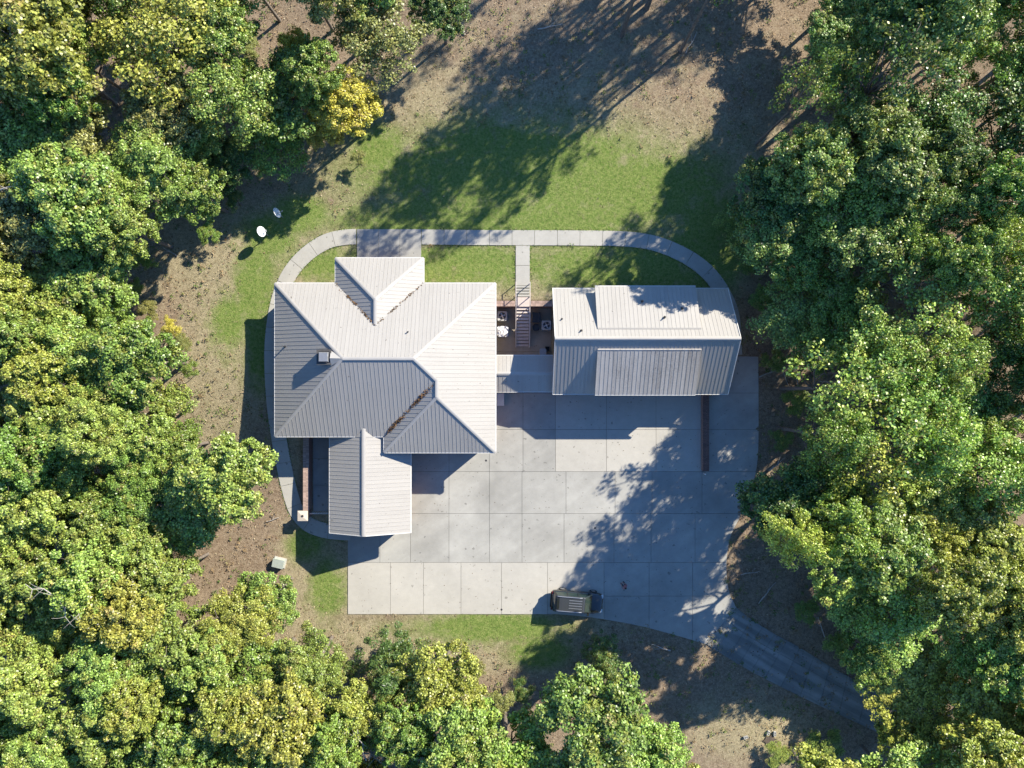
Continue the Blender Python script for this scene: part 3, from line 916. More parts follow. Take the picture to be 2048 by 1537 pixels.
MB().add([(-0.47,-0.47,1.42),(0.47,-0.47,1.42),(0.47,0.47,1.42),(-0.47,0.47,1.42),(-0.47,-0.47,1.5),(0.47,-0.47,1.5),(0.47,0.47,1.5),(-0.47,0.47,1.5),(-0.16,-0.16,1.58),(0.16,-0.16,1.58),(0.16,0.16,1.58),(-0.16,0.16,1.58)],
         [(3,2,1,0),(0,1,5,4),(1,2,6,5),(2,3,7,6),(3,0,4,7),(4,5,9,8),(5,6,10,9),(6,7,11,10),(7,4,8,11),(8,9,10,11)]).build('stone_cap', M['stone_cap'], pl)
MB().lathe([(0.11,1.575),(0.11,1.62),(0.06,1.625),(0.001,1.6)],14).build('lamp_base', M['dark'], pl)
gr = empty('garden_rail', (-17.7,-12.08,DZ))
tag(gr, 'white metal rail across the yard strip beside the capped pillar', 'railing')
MB().bar((-1.15,0,1.0),(1.6,0,1.0),0.06,0.06).bar((-1.15,0,0.25),(1.6,0,0.25),0.04,0.04).build('rail', M['trim'], gr)
for k in range(12):
    MB().bar((-1.1+k*0.235,0,0.03),(-1.1+k*0.235,0,0.98),0.025,0.025).build('baluster', M['trim'], gr)
ps = empty('bollard', (18.1,-8.45,DZ)); tag(ps, 'short pale post at the end of the dark brick wall', 'post')
MB().lathe([(0.07,0.0),(0.07,0.7),(0.05,0.76),(0.001,0.78)],10).build('post', M['trim'], ps)

# ------------------------------------------------------------------ stair
st = empty('outdoor_stair', (1.01, 0, 0))
tag(st, 'straight open-tread stair with pale rails going down into the sunken court', 'stair')
sx = 0.62
for k in range(4):
    y = 9.1-0.27*k
    MB().box(-sx, sx, y-0.17, y+0.02, -0.3, 0.085-0.012*k).build('tread', M['conc_walk'], st)
MB().box(-sx, sx, 7.18, 8.06, -2.0, 0.03).build('landing', plain('landing_conc', (0.50,0.42,0.37), 0.85, nscale=5, namp=0.1), st)
zt = 0.03
for k in range(12):
    y = 7.10-0.30*k
    z = zt-0.155*(k+1)
    MB().box(-sx+0.05, sx-0.05, y-0.2, y+0.03, z-0.05, z).build('tread', M['rail'], st)
for s in (-1, 1):
    MB().bar((s*sx,7.16,-0.10),(s*sx,3.5,-1.86),0.05,0.24).build('stringer', M['rail'], st)
    MB().bar((s*(sx+0.03),9.35,1.0),(s*(sx+0.03),7.2,0.98),0.06,0.05).bar((s*(sx+0.03),7.2,0.98),(s*(sx+0.03),3.5,-0.9),0.06,0.05).build('handrail', M['rail'], st)
    for (yy, za, zb) in ((9.3,0.0,0.98),(8.1,0.0,0.97),(7.2,0.0,0.96),(5.4,-0.9,0.02),(3.55,-1.85,-0.9)):
        MB().box(s*(sx+0.03)-0.03, s*(sx+0.03)+0.03, yy-0.03, yy+0.03, za, zb).build('rail_post', M['rail'], st)

# ------------------------------------------------------------------ air conditioners
def rrect(w, r, n=5):
    pts = []
    for (cx_, cy_, a0) in ((w-r,w-r,0),(-w+r,w-r,90),(-w+r,-w+r,180),(w-r,-w+r,270)):
        for k in range(n+1):
            a = math.radians(a0+90*k/n)
            pts.append((cx_+r*math.cos(a), cy_+r*math.sin(a)))
    return pts
def ac_unit(label, px, py, size, h, covered=False):
    x, y = W(px, py, CZ+h)
    root = empty('air_conditioner', (x, y, CZ+0.04))
    tag(root, label, 'air conditioner')
    w = size/2
    MB().box(-w-0.08,w+0.08,-w-0.08,w+0.08,0,0.06).build('pad', M['conc'], root)
    MB().prism(rrect(w,0.12), 0.06, h-0.08).build('cabinet', M['ac'], root)
    # top plate: square outline with round opening
    n = 24
    outer_ = []
    for k in range(n):
        a = 2*math.pi*k/n
        m_ = max(abs(math.cos(a)), abs(math.sin(a)))
        outer_.append((w*0.98*math.cos(a)/m_*(1 if m_ > 0.8 else 0.93), w*0.98*math.sin(a)/m_*(1 if m_ > 0.8 else 0.93)))
    r = w*0.74
    vs_ = [(p[0],p[1],h-0.08) for p in outer_]+[(p[0],p[1],h) for p in outer_]+[(r*math.cos(2*math.pi*k/n), r*math.sin(2*math.pi*k/n), h) for k in range(n)]+[(r*math.cos(2*math.pi*k/n), r*math.sin(2*math.pi*k/n), h-0.07) for k in range(n)]
    fs = []
    for k in range(n):
        k2 = (k+1)%n
        fs += [(k,k2,n+k2,n+k),(n+k,n+k2,2*n+k2,2*n+k),(2*n+k,2*n+k2,3*n+k2,3*n+k)]
    MB().add(vs_, fs).build('top_panel', M['ac'], root)
    MB().lathe([(0.001,h-0.076),(r,h-0.076)],n).build('fan_well', M['ac_dark'], root)
    fan = MB().lathe([(0.001,h-0.008),(0.09,h-0.008),(0.1,h-0.05)],14).build('fan_hub', M['trim'], root)
    for k in range(4):
        a = k*math.pi/2+0.4
        mb = MB(); vs_ = []
        for (rr, da, zz) in ((0.08,-0.35,-0.05),(r*0.9,-0.3,-0.06),(r*0.9,0.3,-0.02),(0.08,0.35,-0.03)):
            vs_.append((rr*math.cos(a+da), rr*math.sin(a+da), h+zz))
        mb.add(vs_,[(0,1,2,3)]); mb.build('fan_blade', M['grey_metal'], fan)
    if covered:
        rs_ = random.Random(4)
        mb = MB(); G = 9
        vs_ = []
        for j in range(G):
            for i in range(G):
                u = -w-0.03+(2*w+0.06)*i/(G-1); v = -w-0.03+(2*w+0.06)*j/(G-1)
                if (i in (0,G-1)) and (j in (0,G-1)): u *= 0.86; v *= 0.86
                vs_.append((u+rs_.uniform(-.02,.02), v+rs_.uniform(-.02,.02), h+0.03+rs_.uniform(0,0.09)))
        mb.add(vs_, [(j*G+i,j*G+i+1,(j+1)*G+i+1,(j+1)*G+i) for j in range(G-1) for i in range(G-1)])
        mb.build('cover', M['tarp'], root)
        MB().bar((-w,w*0.6,h+0.13),(w*0.6,-w,h+0.13),0.03,0.02).bar((-w,-w*0.5,h+0.13),(-w*0.5,-w,h+0.13),0.03,0.02).bar((w,-w*0.45,h+0.13),(w*0.45,-w,h+0.13),0.03,0.02).build('strap', M['dark'], root)
ac_unit('air conditioner with exposed fan in the corner by the retaining wall', 1004.5, 632, 0.92, 0.95)
ac_unit('air conditioner wrapped in crinkled white cover beside the house wall', 1005.5, 663, 0.95, 0.9, True)
ac_unit('air conditioner with exposed fan beside the garage wall', 1093, 650.5, 0.9, 0.9)
# bin, pot, crate, tank in the court
x, y = W(1073, 635, CZ+0.7)
bn = empty('storage_bin', (x,y,CZ+0.04)); tag(bn, 'black square bin beside the stair in the court', 'bin')
MB().add([(-.3,-.4,0),(.3,-.4,0),(.3,.4,0),(-.3,.4,0),(-.36,-.46,.75),(.36,-.46,.75),(.36,.46,.75),(-.36,.46,.75)],[(3,2,1,0),(0,1,5,4),(1,2,6,5),(2,3,7,6),(3,0,4,7),(4,5,6,7)]).build('tub', M['dark'], bn)
MB().box(-.38,.38,-.48,.48,.751,.80).build('lid', M['dark'], bn)
x, y = W(1072, 655, CZ+0.6)
pt = empty('plant_pot', (x,y,CZ+0.04)); tag(pt, 'round black tub next to the square bin in the court', 'pot')
MB().lathe([(0.001,0),(0.24,0),(0.33,0.55),(0.35,0.55),(0.35,0.6),(0.31,0.6),(0.29,0.5),(0.001,0.48)],20).build('tub', M['dark'], pt)
x, y = W(1086, 704, CZ+0.8)
tk = empty('water_softener_tank', (x,y,CZ+0.04)); tag(tk, 'rounded grey cabinet at the court edge beside the breezeway', 'cabinet')
MB().prism(rrect(0.33,0.16), 0, 0.72).build('cabinet', M['ac'], tk)
MB().prism(rrect(0.30,0.15), 0.721, 0.78).build('lid', M['grey_metal'], tk)
x, y = W(1095, 697, CZ+0.5)
cb = empty('crate', (x,y,CZ+0.04)); tag(cb, 'small dark crate behind the rounded grey cabinet', 'crate')
MB().box(-.2,.2,-.2,.2,0,.05).box(-.2,-.17,-.2,.2,.05,.4).box(.17,.2,-.2,.2,.05,.4).box(-.17,.17,-.2,-.17,.05,.4).box(-.17,.17,.17,.2,.05,.4).build('shell', M['dark'], cb)
x, y = W(1001, 799, DZ+0.9)
ub = empty('utility_cabinet', (x,y,DZ+0.03)); tag(ub, 'pale grey utility cabinet on the driveway against the house corner', 'cabinet')
MB().box(-.3,.3,-.55,.55,0,.85).build('body', M['ac'], ub)
MB().box(-.33,.33,-.58,.58,.851,.9).build('lid', M['trim'], ub)

# ------------------------------------------------------------------ satellite dishes
def satdish(label, px, py, z, face, tilt, double_arm):
    x, y = W(px, py, z)
    g = hz(x,y)
    root = empty('satellite_dish', (x+0.35, y-0.05, g))
    tag(root, label, 'satellite dish', 'satellite dishes on the lawn')
    hgt = z-g
    MB().tube([(0,0,-0.1),(0,0,hgt-0.1)],0.035,8).build('pole', M['grey_metal'], root)
    d = Vector((math.cos(face)*math.cos(tilt), math.sin(face)*math.cos(tilt), math.sin(tilt)))
    c = Vector((0,0,hgt)) + d*0.12 + Vector((-0.2,0,0))
    q = d.to_track_quat('Z','Y').to_matrix()
    mb = MB(); n = 24
    prof = [(0.001,0.0),(0.2,0.012),(0.36,0.04),(0.46,0.07),(0.46,0.055),(0.36,0.022),(0.2,-0.008),(0.001,-0.02)]
    vs_ = []; fs = []
    for (r, zz) in prof:
        for k in range(n):
            a = 2*math.pi*k/n
            vs_.append(c + q @ Vector((r*1.05*math.cos(a), r*math.sin(a), zz)))
    for i in range(len(prof)-1):
        for k in range(n):
            k2 = (k+1)%n
            fs.append((i*n+k,i*n+k2,(i+1)*n+k2,(i+1)*n+k))
    mb.add(vs_, fs).build('reflector', M['dish'], root, True)
    base_ = c - Vector((0,0,0.40)) + d*0.05
    tip = c + d*0.62 - Vector((0,0,0.22))
    for off in ((-0.06,0.06) if double_arm else (0,)):
        s_ = q @ Vector((off, off*0.3, 0))
        MB().bar(base_+s_, tip+s_, 0.035, 0.035).build('feed_arm', M['chrome'], root)
    MB().bar(tip, tip-d*0.16, 0.10, 0.09).build('feed_horn', M['grey_metal'], root)
    MB().bar((0,0,hgt-0.15), c, 0.1, 0.1).build('mount', M['grey_metal'], root)
satdish('white satellite dish on a pole, the one farther from the house with twin feed arms', 517, 463, 1.5, math.radians(8), math.radians(35), True)
satdish('white satellite dish on a pole seen more edge-on, closer to the tree shade', 548, 426, 1.5, math.radians(20), math.radians(22), False)

# ------------------------------------------------------------------ pad-mounted box, yellow board, blocks
x, y = W(555, 1128, DZ+0.7)
tb = empty('transformer_box', (x,y,hz(x,y)), math.radians(-14)); tb.scale = (0.85,0.85,0.85); tag(tb, 'pale green utility box on the leaf-covered bank near the wing', 'utility box')
MB().box(-.7,.7,-.55,.55,-.1,.08).build('pad', M['conc_light'], tb)
MB().add([(-.58,-.45,.081),(.58,-.45,.081),(.58,.45,.081),(-.58,.45,.081),(-.58,-.45,.6),(.58,-.45,.6),(.58,.45,.78),(-.58,.45,.78)],[(3,2,1,0),(0,1,5,4),(1,2,6,5),(2,3,7,6),(3,0,4,7),(4,5,6,7)]).build('body', M['green_box'], tb)
MB().add([(-.62,-.5,.603),(.62,-.5,.603),(.62,.5,.80),(-.62,.5,.80),(-.62,-.5,.64),(.62,-.5,.64),(.62,.5,.84),(-.62,.5,.84)],[(3,2,1,0),(0,1,5,4),(1,2,6,5),(2,3,7,6),(3,0,4,7),(4,5,6,7)]).build('lid', M['green_box'], tb)
x, y = W(1592, 748, 0.2)
yb = empty('marker_board', (x,y,hz(x,y))); tag(yb, 'yellow board fixed to a grey pole at the edge of the woods', 'sign')
MB().add([(-.42,-.2,.55),(.22,-.2,.55),(.22,.2,.95),(-.42,.2,.95),(-.42,-.22,.58),(.22,-.22,.58),(.22,.18,.98),(-.42,.18,.98)],[(3,2,1,0),(4,5,6,7),(0,1,5,4),(1,2,6,5),(2,3,7,6),(3,0,4,7)]).build('board', M['yellow'], yb)
MB().tube([(.3,1.1,0.02),(.32,0,0.6),(.34,-1.5,1.3)],0.04,6).build('pole', M['grey_metal'], yb)
MB().tube([(-.7,.4,0.0),(-.5,-1.2,1.0)],0.025,6).build('stay', M['grey_metal'], yb)
for (px, py, r, lab) in ((1488,1469,0.3,'grey concrete block lying on the dry grass near the burnt patch'),(1533,1461,1.2,'grey concrete block on its side at the edge of the burnt patch'),(1546,1463,1.5,'grey concrete block next to another at the burnt patch')):
    x, y = W(px, py, DZ)
    g = hz(x,y)
    k = empty('concrete_block', (x,y,g), r); tag(k, lab, 'block')
    mb = MB(); mb.box(-.2,.2,-.1,-.065,0,.2).box(-.2,.2,.065,.1,0,.2)
    for a in (-.2,-.0175,.165): mb.box(a,a+.035,-.065,.065,0.001,.199)
    mb.build('shell', M['block'], k)
x, y = W(1538,1478,DZ)
sp = MB(); n=18
pv = [(x+math.cos(2*math.pi*k/n)*(0.6+0.15*math.sin(k*2.3)), y+math.sin(2*math.pi*k/n)*(0.5+0.12*math.cos(k*1.7))) for k in range(n)]
o = sp.prism(pv, lambda a,b_: hz(a,b_)-0.06, lambda a,b_: hz(a,b_)+0.05).build('burnt_patch', M['ash']); tag(o, kind='structure')

# ------------------------------------------------------------------ car (dark SUV)
def make_car():
    root = empty('parked_car', (6.1,-20.35,DZ+0.03), math.radians(-4.5))
    tag(root, 'dark sport utility vehicle with ribbed roof parked at the driveway edge', 'car')
    L = 2.42
    # stations along x: (x, half width at sill, half width at shoulder, z sill, z shoulder, half width top, z top)
    st_ = [(-2.42,0.78,0.80,0.50,0.85,0.76,0.98),(-2.36,0.86,0.90,0.36,0.88,0.84,1.04),(-2.1,0.92,0.955,0.30,0.92,0.89,1.08),(-1.5,0.94,0.975,0.28,0.93,0.90,1.10),
           (-0.5,0.94,0.97,0.26,0.93,0.90,1.10),(0.6,0.94,0.97,0.26,0.92,0.90,1.08),(1.15,0.94,0.975,0.27,0.90,0.88,1.05),(1.7,0.93,0.965,0.29,0.86,0.82,0.99),(2.15,0.88,0.91,0.32,0.78,0.72,0.90),(2.36,0.76,0.80,0.36,0.68,0.62,0.80),(2.44,0.62,0.66,0.42,0.60,0.5,0.66)]
    vs_ = []; fs = []
    ring = 8
    for (x, ws, wsh, zs, zsh, wt, zt) in st_:
        vs_ += [(x,-ws,zs),(x,-wsh,(zs+zsh)/2),(x,-wsh,zsh),(x,-wt,zt),(x,wt,zt),(x,wsh,zsh),(x,wsh,(zs+zsh)/2),(x,ws,zs)]
    for i in range(len(st_)-1):
        for k in range(ring):
            k2 = (k+1)%ring
            fs.append((i*ring+k,(i+1)*ring+k,(i+1)*ring+k2,i*ring+k2))
    fs.append(tuple(range(ring))); fs.append(tuple((len(st_)-1)*ring+k for k in range(ring))[::-1])
    body = MB().add(vs_, fs).build('body', M['car'], root, True)
    md = body.modifiers.new('sub','SUBSURF'); md.levels = 1; md.render_levels = 2
    # cabin: pillars/roof shell
    def quad_loft(name, mat, sts, parent, sub=0):
        v = []; f = []
        for (x, wb, zb, wt, zt) in sts: v += [(x,-wb,zb),(x,-wt,zt),(x,wt,zt),(x,wb,zb)]
        for i in range(len(sts)-1):
            for k in range(4): f.append((i*4+k,(i+1)*4+k,(i+1)*4+(k+1)%4,i*4+(k+1)%4))
        f.append((0,1,2,3)); f.append(tuple((len(sts)-1)*4+k for k in range(4))[::-1])
        return MB().add(v,f).build(name, mat, parent)
    cabin = quad_loft('cabin', M['glass'], [(-2.28,0.86,1.02,0.80,1.10),(-2.05,0.87,1.04,0.68,1.66),(-1.6,0.87,1.05,0.68,1.70),(0.2,0.87,1.04,0.68,1.71),(0.62,0.87,1.03,0.665,1.67),(1.32,0.84,1.00,0.80,1.03)], root)
    rf = quad_loft('car_roof', M['car_roof'], [(-2.14,0.70,1.62,0.62,1.66),(-2.0,0.72,1.68,0.66,1.74),(-1.5,0.73,1.71,0.67,1.775),(0.1,0.73,1.72,0.67,1.785),(0.5,0.72,1.69,0.66,1.75),(0.64,0.70,1.66,0.62,1.70)], root)
    for yy in (-0.36,-0.12,0.12,0.36):
        MB().bar((-0.85,yy,1.79),(0.35,yy,1.787),0.045,0.02).build('roof_rib', M['chrome'], rf)
    MB().box(-1.98,-1.75,-0.5,0.5,1.752,1.80).build('spoiler', M['car'], rf)
    for s in (-1,1):
        MB().tube([(-1.95,s*0.66,1.76),(-1.8,s*0.66,1.84),(0.1,s*0.66,1.855),(0.35,s*0.66,1.77)],0.028,6).build('roof_rail', M['chrome'], root)
        for xx in (-1.0, 0.0):
            MB().bar((xx,s*0.885,1.05),(xx-0.03,s*0.70,1.70),0.09,0.05).build('pillar', M['car'], root)
        MB().bar((1.3,s*0.84,1.05),(0.6,s*0.69,1.69),0.09,0.06).build('pillar', M['car'], root)
        MB().bar((-2.24,s*0.84,1.06),(-2.0,s*0.70,1.67),0.16,0.07).build('pillar', M['car'], root)
        MB().box(0.95,1.13,s*0.92-0.02 if s>0 else -1.14,1.14 if s>0 else -0.90,1.0,1.17).build('mirror', M['car'], root)
        MB().box(2.18,2.38,(0.5 if s>0 else -0.82),(0.82 if s>0 else -0.5),0.66,0.80).build('headlight', M['lamp_glass'], root)
        MB().box(-2.44,-2.34,(0.62 if s>0 else -0.86),(0.86 if s>0 else -0.62),0.78,1.02).build('tail_light', M['tail_glass'], root)
        for xx in (-1.42, 1.45):
            wh = empty('wheel', (xx, s*0.90, 0.37)); wh.parent = root; wh.rotation_euler = (math.pi/2,0,0)
            MB().lathe([(0.23,-0.12),(0.33,-0.125),(0.37,-0.08),(0.37,0.08),(0.33,0.125),(0.23,0.12)],22).build('tyre', M['tyre'], wh, True)
            rm = MB().lathe([(0.24,0.0),(0.235,-0.09 if s>0 else 0.09)],18)
            for k in range(6):
                a = k*math.pi/3
                rm.bar((0,0,-0.09*s),(0.23*math.cos(a),0.23*math.sin(a),-0.10*s),0.06,0.03)
            rm.lathe([(0.001,-0.115*s),(0.07,-0.11*s),(0.07,-0.05*s)],10)
            rm.build('rim', M['alloy'], wh)
    MB().bar((0.62,-0.55,1.70),(0.62,0.55,1.70),0.03,0.03).build('windscreen_trim', M['car'], root)
    MB().box(2.43,2.47,-0.26,0.26,0.44,0.56).build('number_plate', M['trim'], root)
    MB().bar((-2.46,-0.7,0.62),(-2.46,0.7,0.62),0.1,0.16).build('bumper', M['tyre'], root)
    for yy in (-0.35,0.25):
        MB().bar((1.30,yy,1.055),(0.98,yy+0.28,1.24),0.025,0.02).build('wiper', M['dark'], root)
make_car()

# ------------------------------------------------------------------ person
def make_person():
    x, y = W(1249, 1172, DZ+0.9)
    root = empty('person', (x,y,DZ+0.03), math.radians(135))
    tag(root, 'person in dark trousers and dusky pink top standing in the tree shade', 'person')
    # faces local +x
    V = {'pel':(0,0,0.95,0.125),'wst':(0,0,1.08,0.115),'chest':(0.02,0,1.27,0.14),'neckb':(0.0,0,1.43,0.07),'neck':(0.01,0,1.50,0.055),'head':(0.03,0,1.60,0.085),'crown':(0.02,0,1.70,0.075),
         'shL':(0,0.18,1.40,0.062),'elL':(0.08,0.26,1.14,0.045),'wrL':(0.32,0.13,1.10,0.032),'haL':(0.40,0.09,1.11,0.036),
         'shR':(0,-0.18,1.40,0.062),'elR':(0.06,-0.27,1.14,0.045),'wrR':(0.31,-0.14,1.09,0.032),'haR':(0.39,-0.10,1.10,0.036),
         'hpL':(0,0.095,0.88,0.095),'knL':(0.05,0.11,0.50,0.062),'anL':(-0.02,0.12,0.09,0.042),'toL':(0.15,0.14,0.04,0.036),
         'hpR':(0,-0.095,0.88,0.095),'knR':(0.0,-0.11,0.50,0.062),'anR':(-0.08,-0.12,0.09,0.042),'toR':(0.09,-0.15,0.04,0.036)}
    E = [('pel','wst'),('wst','chest'),('chest','neckb'),('neckb','neck'),('neck','head'),('head','crown'),('neckb','shL'),('shL','elL'),('elL','wrL'),('wrL','haL'),('neckb','shR'),('shR','elR'),('elR','wrR'),('wrR','haR'),
         ('pel','hpL'),('hpL','knL'),('knL','anL'),('anL','toL'),('pel','hpR'),('hpR','knR'),('knR','anR'),('anR','toR')]
    names = list(V)
    verts = [V[n][:3] for n in names]; edges = [(names.index(a),names.index(b_)) for a,b_ in E]
    # fingers
    for s in (1,-1):
        hi = names.index('haL' if s>0 else 'haR'); hx, hy, hz_ = verts[hi]
        for k, (dy, ln) in enumerate(((-0.03,0.07),(-0.01,0.085),(0.01,0.08),(0.03,0.065))):
            verts.append((hx+0.05, hy+dy, hz_)); verts.append((hx+0.05+ln*0.7, hy+dy*1.2-0.01*s, hz_-0.03))
            edges += [(hi,len(verts)-2),(len(verts)-2,len(verts)-1)]
        verts.append((hx+0.02,hy-0.05*s,hz_+0.02)); edges.append((hi,len(verts)-1))
    me = bpy.data.meshes.new('body'); me.from_pydata(verts, edges, [])
    o = link('body', me, root)
    for mt in ('skin','shirt','trousers','hair'): me.materials.append(M[mt])
    sk = o.modifiers.new('skin','SKIN'); 
    sv = me.skin_vertices[0].data
    for i, n in enumerate(names):
        r = V[n][3]; sv[i].radius = (r,r)
    sv[names.index('chest')].radius = (0.17,0.12); sv[names.index('pel')].radius = (0.15,0.11); sv[names.index('wst')].radius = (0.14,0.105)
    for i in range(len(names), len(verts)): sv[i].radius = (0.009,0.009)
    sv[0].use_root = True
    sb = o.modifiers.new('sub','SUBSURF'); sb.levels = 1; sb.render_levels = 2
    dg = bpy.context.evaluated_depsgraph_get()
    me2 = bpy.data.meshes.new_from_object(o.evaluated_get(dg))
    o.modifiers.clear(); o.data = me2
    me2.name = 'body'
    me2.materials.clear()
    for mt in ('skin','shirt','trousers'): me2.materials.append(M[mt])
    for p in me2.polygons:
        c = p.center
        p.use_smooth = True
        if c.z < 0.98: p.material_index = 2
        elif c.z < 1.46 and not (c.x > 0.16): p.material_index = 1
        else: p.material_index = 0
    # hair cap, nose, eyes, shoes
    hm = MB(); vs_ = []; fs = []
    for i in range(6):
        for k in range(14):
            a = 2*math.pi*k/14; t = i/5*1.75
            ext = 1.0 if math.cos(a) < 0.2 else 0.72
            tt = t*ext
            vs_.append((0.015+0.105*math.sin(tt)*math.cos(a), 0.098*math.sin(tt)*math.sin(a), 1.655+0.125*math.cos(tt)))
    for i in range(5):
        for k in range(14):
            fs.append((i*14+k,(i+1)*14+k,(i+1)*14+(k+1)%14,i*14+(k+1)%14))
    hm.add(vs_,fs).build('hair', M['hair'], root, True)
    MB().add([(0.105,-0.015,1.60),(0.105,0.015,1.60),(0.14,0,1.605),(0.108,0,1.65)],[(0,1,2),(1,3,2),(3,0,2)]).build('nose', M['skin'], root)
    for s in (-1,1):
        MB().lathe([(0.001,0.012),(0.011,0.006),(0.014,0)],8,(0.103,s*0.034,1.645)).build('eye', M['dark'], root)
        MB().box(0.0,0.035,(0.092 if s>0 else -0.108),(0.108 if s>0 else -0.092),1.60,1.66).build('ear', M['skin'], root)
        ax = -0.02 if s>0 else -0.08
        MB().add([(ax-0.07,s*0.125-0.045,0),(ax+0.22,s*0.14-0.045,0),(ax+0.22,s*0.14+0.045,0),(ax-0.07,s*0.125+0.045,0),(ax-0.06,s*0.125-0.04,0.09),(ax+0.2,s*0.14-0.035,0.06),(ax+0.2,s*0.14+0.035,0.06),(ax-0.06,s*0.125+0.04,0.09)],[(3,2,1,0),(4,5,6,7),(0,1,5,4),(1,2,6,5),(2,3,7,6),(3,0,4,7)]).build('shoe', M['dark'], root)
make_person()

# ------------------------------------------------------------------ trees
def limb(mb, a, b_, r0, r1, seed, sag=0.12, n=5, segs=4):
    rr = random.Random(seed)
    a = Vector(a); b_ = Vector(b_)
    L = (b_-a).length
    pts = []; rad = []
    for i in range(segs+1):
        t = i/segs
        p = a.lerp(b_, t)
        if 0 < i < segs: p += Vector((rr.uniform(-1,1), rr.uniform(-1,1), rr.uniform(-0.3,1)))*L*sag*0.6
        pts.append(p); rad.append(r0+(r1-r0)*t)
    mb.tube(pts, rad, n, False)
    return pts
def make_variant(kind, seed):
    """trunk mesh and crown mesh of one tree, 15 m tall, foot at the origin, crown radius about 4.2 m"""
    rr = random.Random(seed); rs = np.random.RandomState(seed)
    H = 15.0; R = 4.2
    cfg = dict(oak=(25,11,86,0.175,0.115,6.4,0.50), fine=(26,12,120,0.16,0.07,6.6,0.50), thin=(20,9,52,0.175,0.115,7.5,0.62), open=(10,6,27,0.22,0.15,8.5,0.80), cedar=(26,9,100,0.26,0.055,11.5,0.5), shrub=(12,9,90,0.20,0.13,11.0,0.75))[kind]
    nl, nc, nleaf, ls, lw, Hc, crm = cfg
    h0 = H-Hc
    lobes = []
    for i in range(nl):
        if kind == 'cedar':
            t = (i+0.5)/nl; z = h0+Hc*t*0.93
            rad = R*0.75*(1-t)**0.8+0.25
            a = i*2.4; r = rad*0.55*rr.uniform(0.5,1); lr = rad*0.6+0.35
            lobes.append((Vector((r*math.cos(a), r*math.sin(a), z)), lr))
        else:
            a = i*2.399+rr.uniform(-0.5,0.5)
            r = R*0.80*math.sqrt((i+0.3)/nl)*rr.uniform(0.85,1.08)
            lr = R*rr.uniform(0.17,0.33)
            top = h0+Hc*math.sqrt(max(0.02,1-(r/(R*1.12))**2))*rr.uniform(0.72,1.0)
            lobes.append((Vector((r*math.cos(a), r*math.sin(a), top-lr*0.8)), lr))
            if i % 3 == 0 and kind != 'shrub':
                lobes.append((Vector((r*1.05*math.cos(a+0.4), r*1.05*math.sin(a+0.4), max(h0+1.0, top-lr*0.8-rr.uniform(1.8,3.2)))), lr*0.85))
    tr = MB()
    bend = Vector((rr.uniform(-.5,.5), rr.uniform(-.5,.5), 0))
    topz = H-2.2 if kind != 'shrub' else H-5
    tp = [Vector((0,0,-0.6)), Vector((0,0,0.4)), bend*0.4+Vector((0,0,h0*0.6)), bend+Vector((0,0,h0+1.0)), bend*1.2+Vector((0,0,h0+(topz-h0)*0.6)), bend*0.8+Vector((0,0,topz))]
    tr.tube(tp, [0.30,0.24,0.20,0.16,0.10,0.04], 7, False)
    pos = []; nor = []; tint = []
    for li, (c, lr) in enumerate(lobes):
        zb = h0*rr.uniform(0.75,1.0)+ (c.z-h0)*0.35
        s_ = bend*min(1,zb/(h0+1))+Vector((0,0,min(zb, c.z-0.3)))
        limb(tr, s_, c, 0.085, 0.035, seed*100+li)
        for k in range(nc):
            u = rr.uniform(-0.45,1.0) if kind != 'cedar' else rr.uniform(-0.8,1)
            a = rr.uniform(0,2*math.pi); q = math.sqrt(max(0,1-u*u))
            d = Vector((q*math.cos(a), q*math.sin(a), u))
            cp_ = c + d*lr*rr.uniform(0.55,1.30)
            if k % 3 == 0: limb(tr, c, cp_, 0.03, 0.012, seed*1000+li*50+k, n=3, segs=2)
            cr = crm*rr.uniform(0.7,1.25)
            m = int(nleaf*rr.uniform(0.6,1.3))
            dd = rs.normal(size=(m,3)); dd[:,2] = np.abs(dd[:,2])*0.9-0.25; dd /= np.linalg.norm(dd,axis=1)[:,None]+1e-9
            rad = cr*rs.uniform(0.05,1,(m,1))**0.45
            p = np.array(cp_)+dd*rad*np.array([1,1,0.7])
            nn = dd*0.55+np.array(d)*0.35+np.array([0,0,0.55])+rs.normal(size=(m,3))*0.70
            nn /= np.linalg.norm(nn,axis=1)[:,None]
            pos.append(p); nor.append(nn)
            cl = rr.random(); c3 = rr.random()
            t_ = np.empty((m,3)); t_[:,0] = rs.uniform(0,1,m); t_[:,1] = np.clip(cl+rs.normal(size=m)*0.12,0,1); t_[:,2] = np.clip(c3*0.93+rs.uniform(0,0.1,m),0,1)
            tint.append(t_)
    P_ = np.concatenate(pos); N_ = np.concatenate(nor); T_ = np.concatenate(tint)
    n = len(P_)
    t = rs.normal(size=(n,3)); t -= N_*np.sum(t*N_,axis=1)[:,None]; t /= np.linalg.norm(t,axis=1)[:,None]
    b_ = np.cross(N_, t)
    s = rs.uniform(0.65,1.3,(n,1))
    V_ = np.stack([P_-t*s*ls*0.5*1.1, P_-b_*s*lw*0.5*1.5+N_*0.02, P_+t*s*ls*0.5*1.3, P_+b_*s*lw*0.5*1.5+N_*0.02], axis=1).reshape(-1,3)
    cm = card_mesh('crown', V_, T_, M['leaf'], obj=False)
    return cm, tr

VAR = {}
for kind, seeds in (('oak',(1,2,3,4)),('fine',(11,12)),('thin',(21,22,23)),('open',(25,26)),('cedar',(31,32)),('shrub',(41,42))):
    VAR[kind] = []
    for s in seeds:
        cm, tr = make_variant(kind, s)
        VAR[kind].append((cm, tr.mesh('trunk', M['bark'], True)))

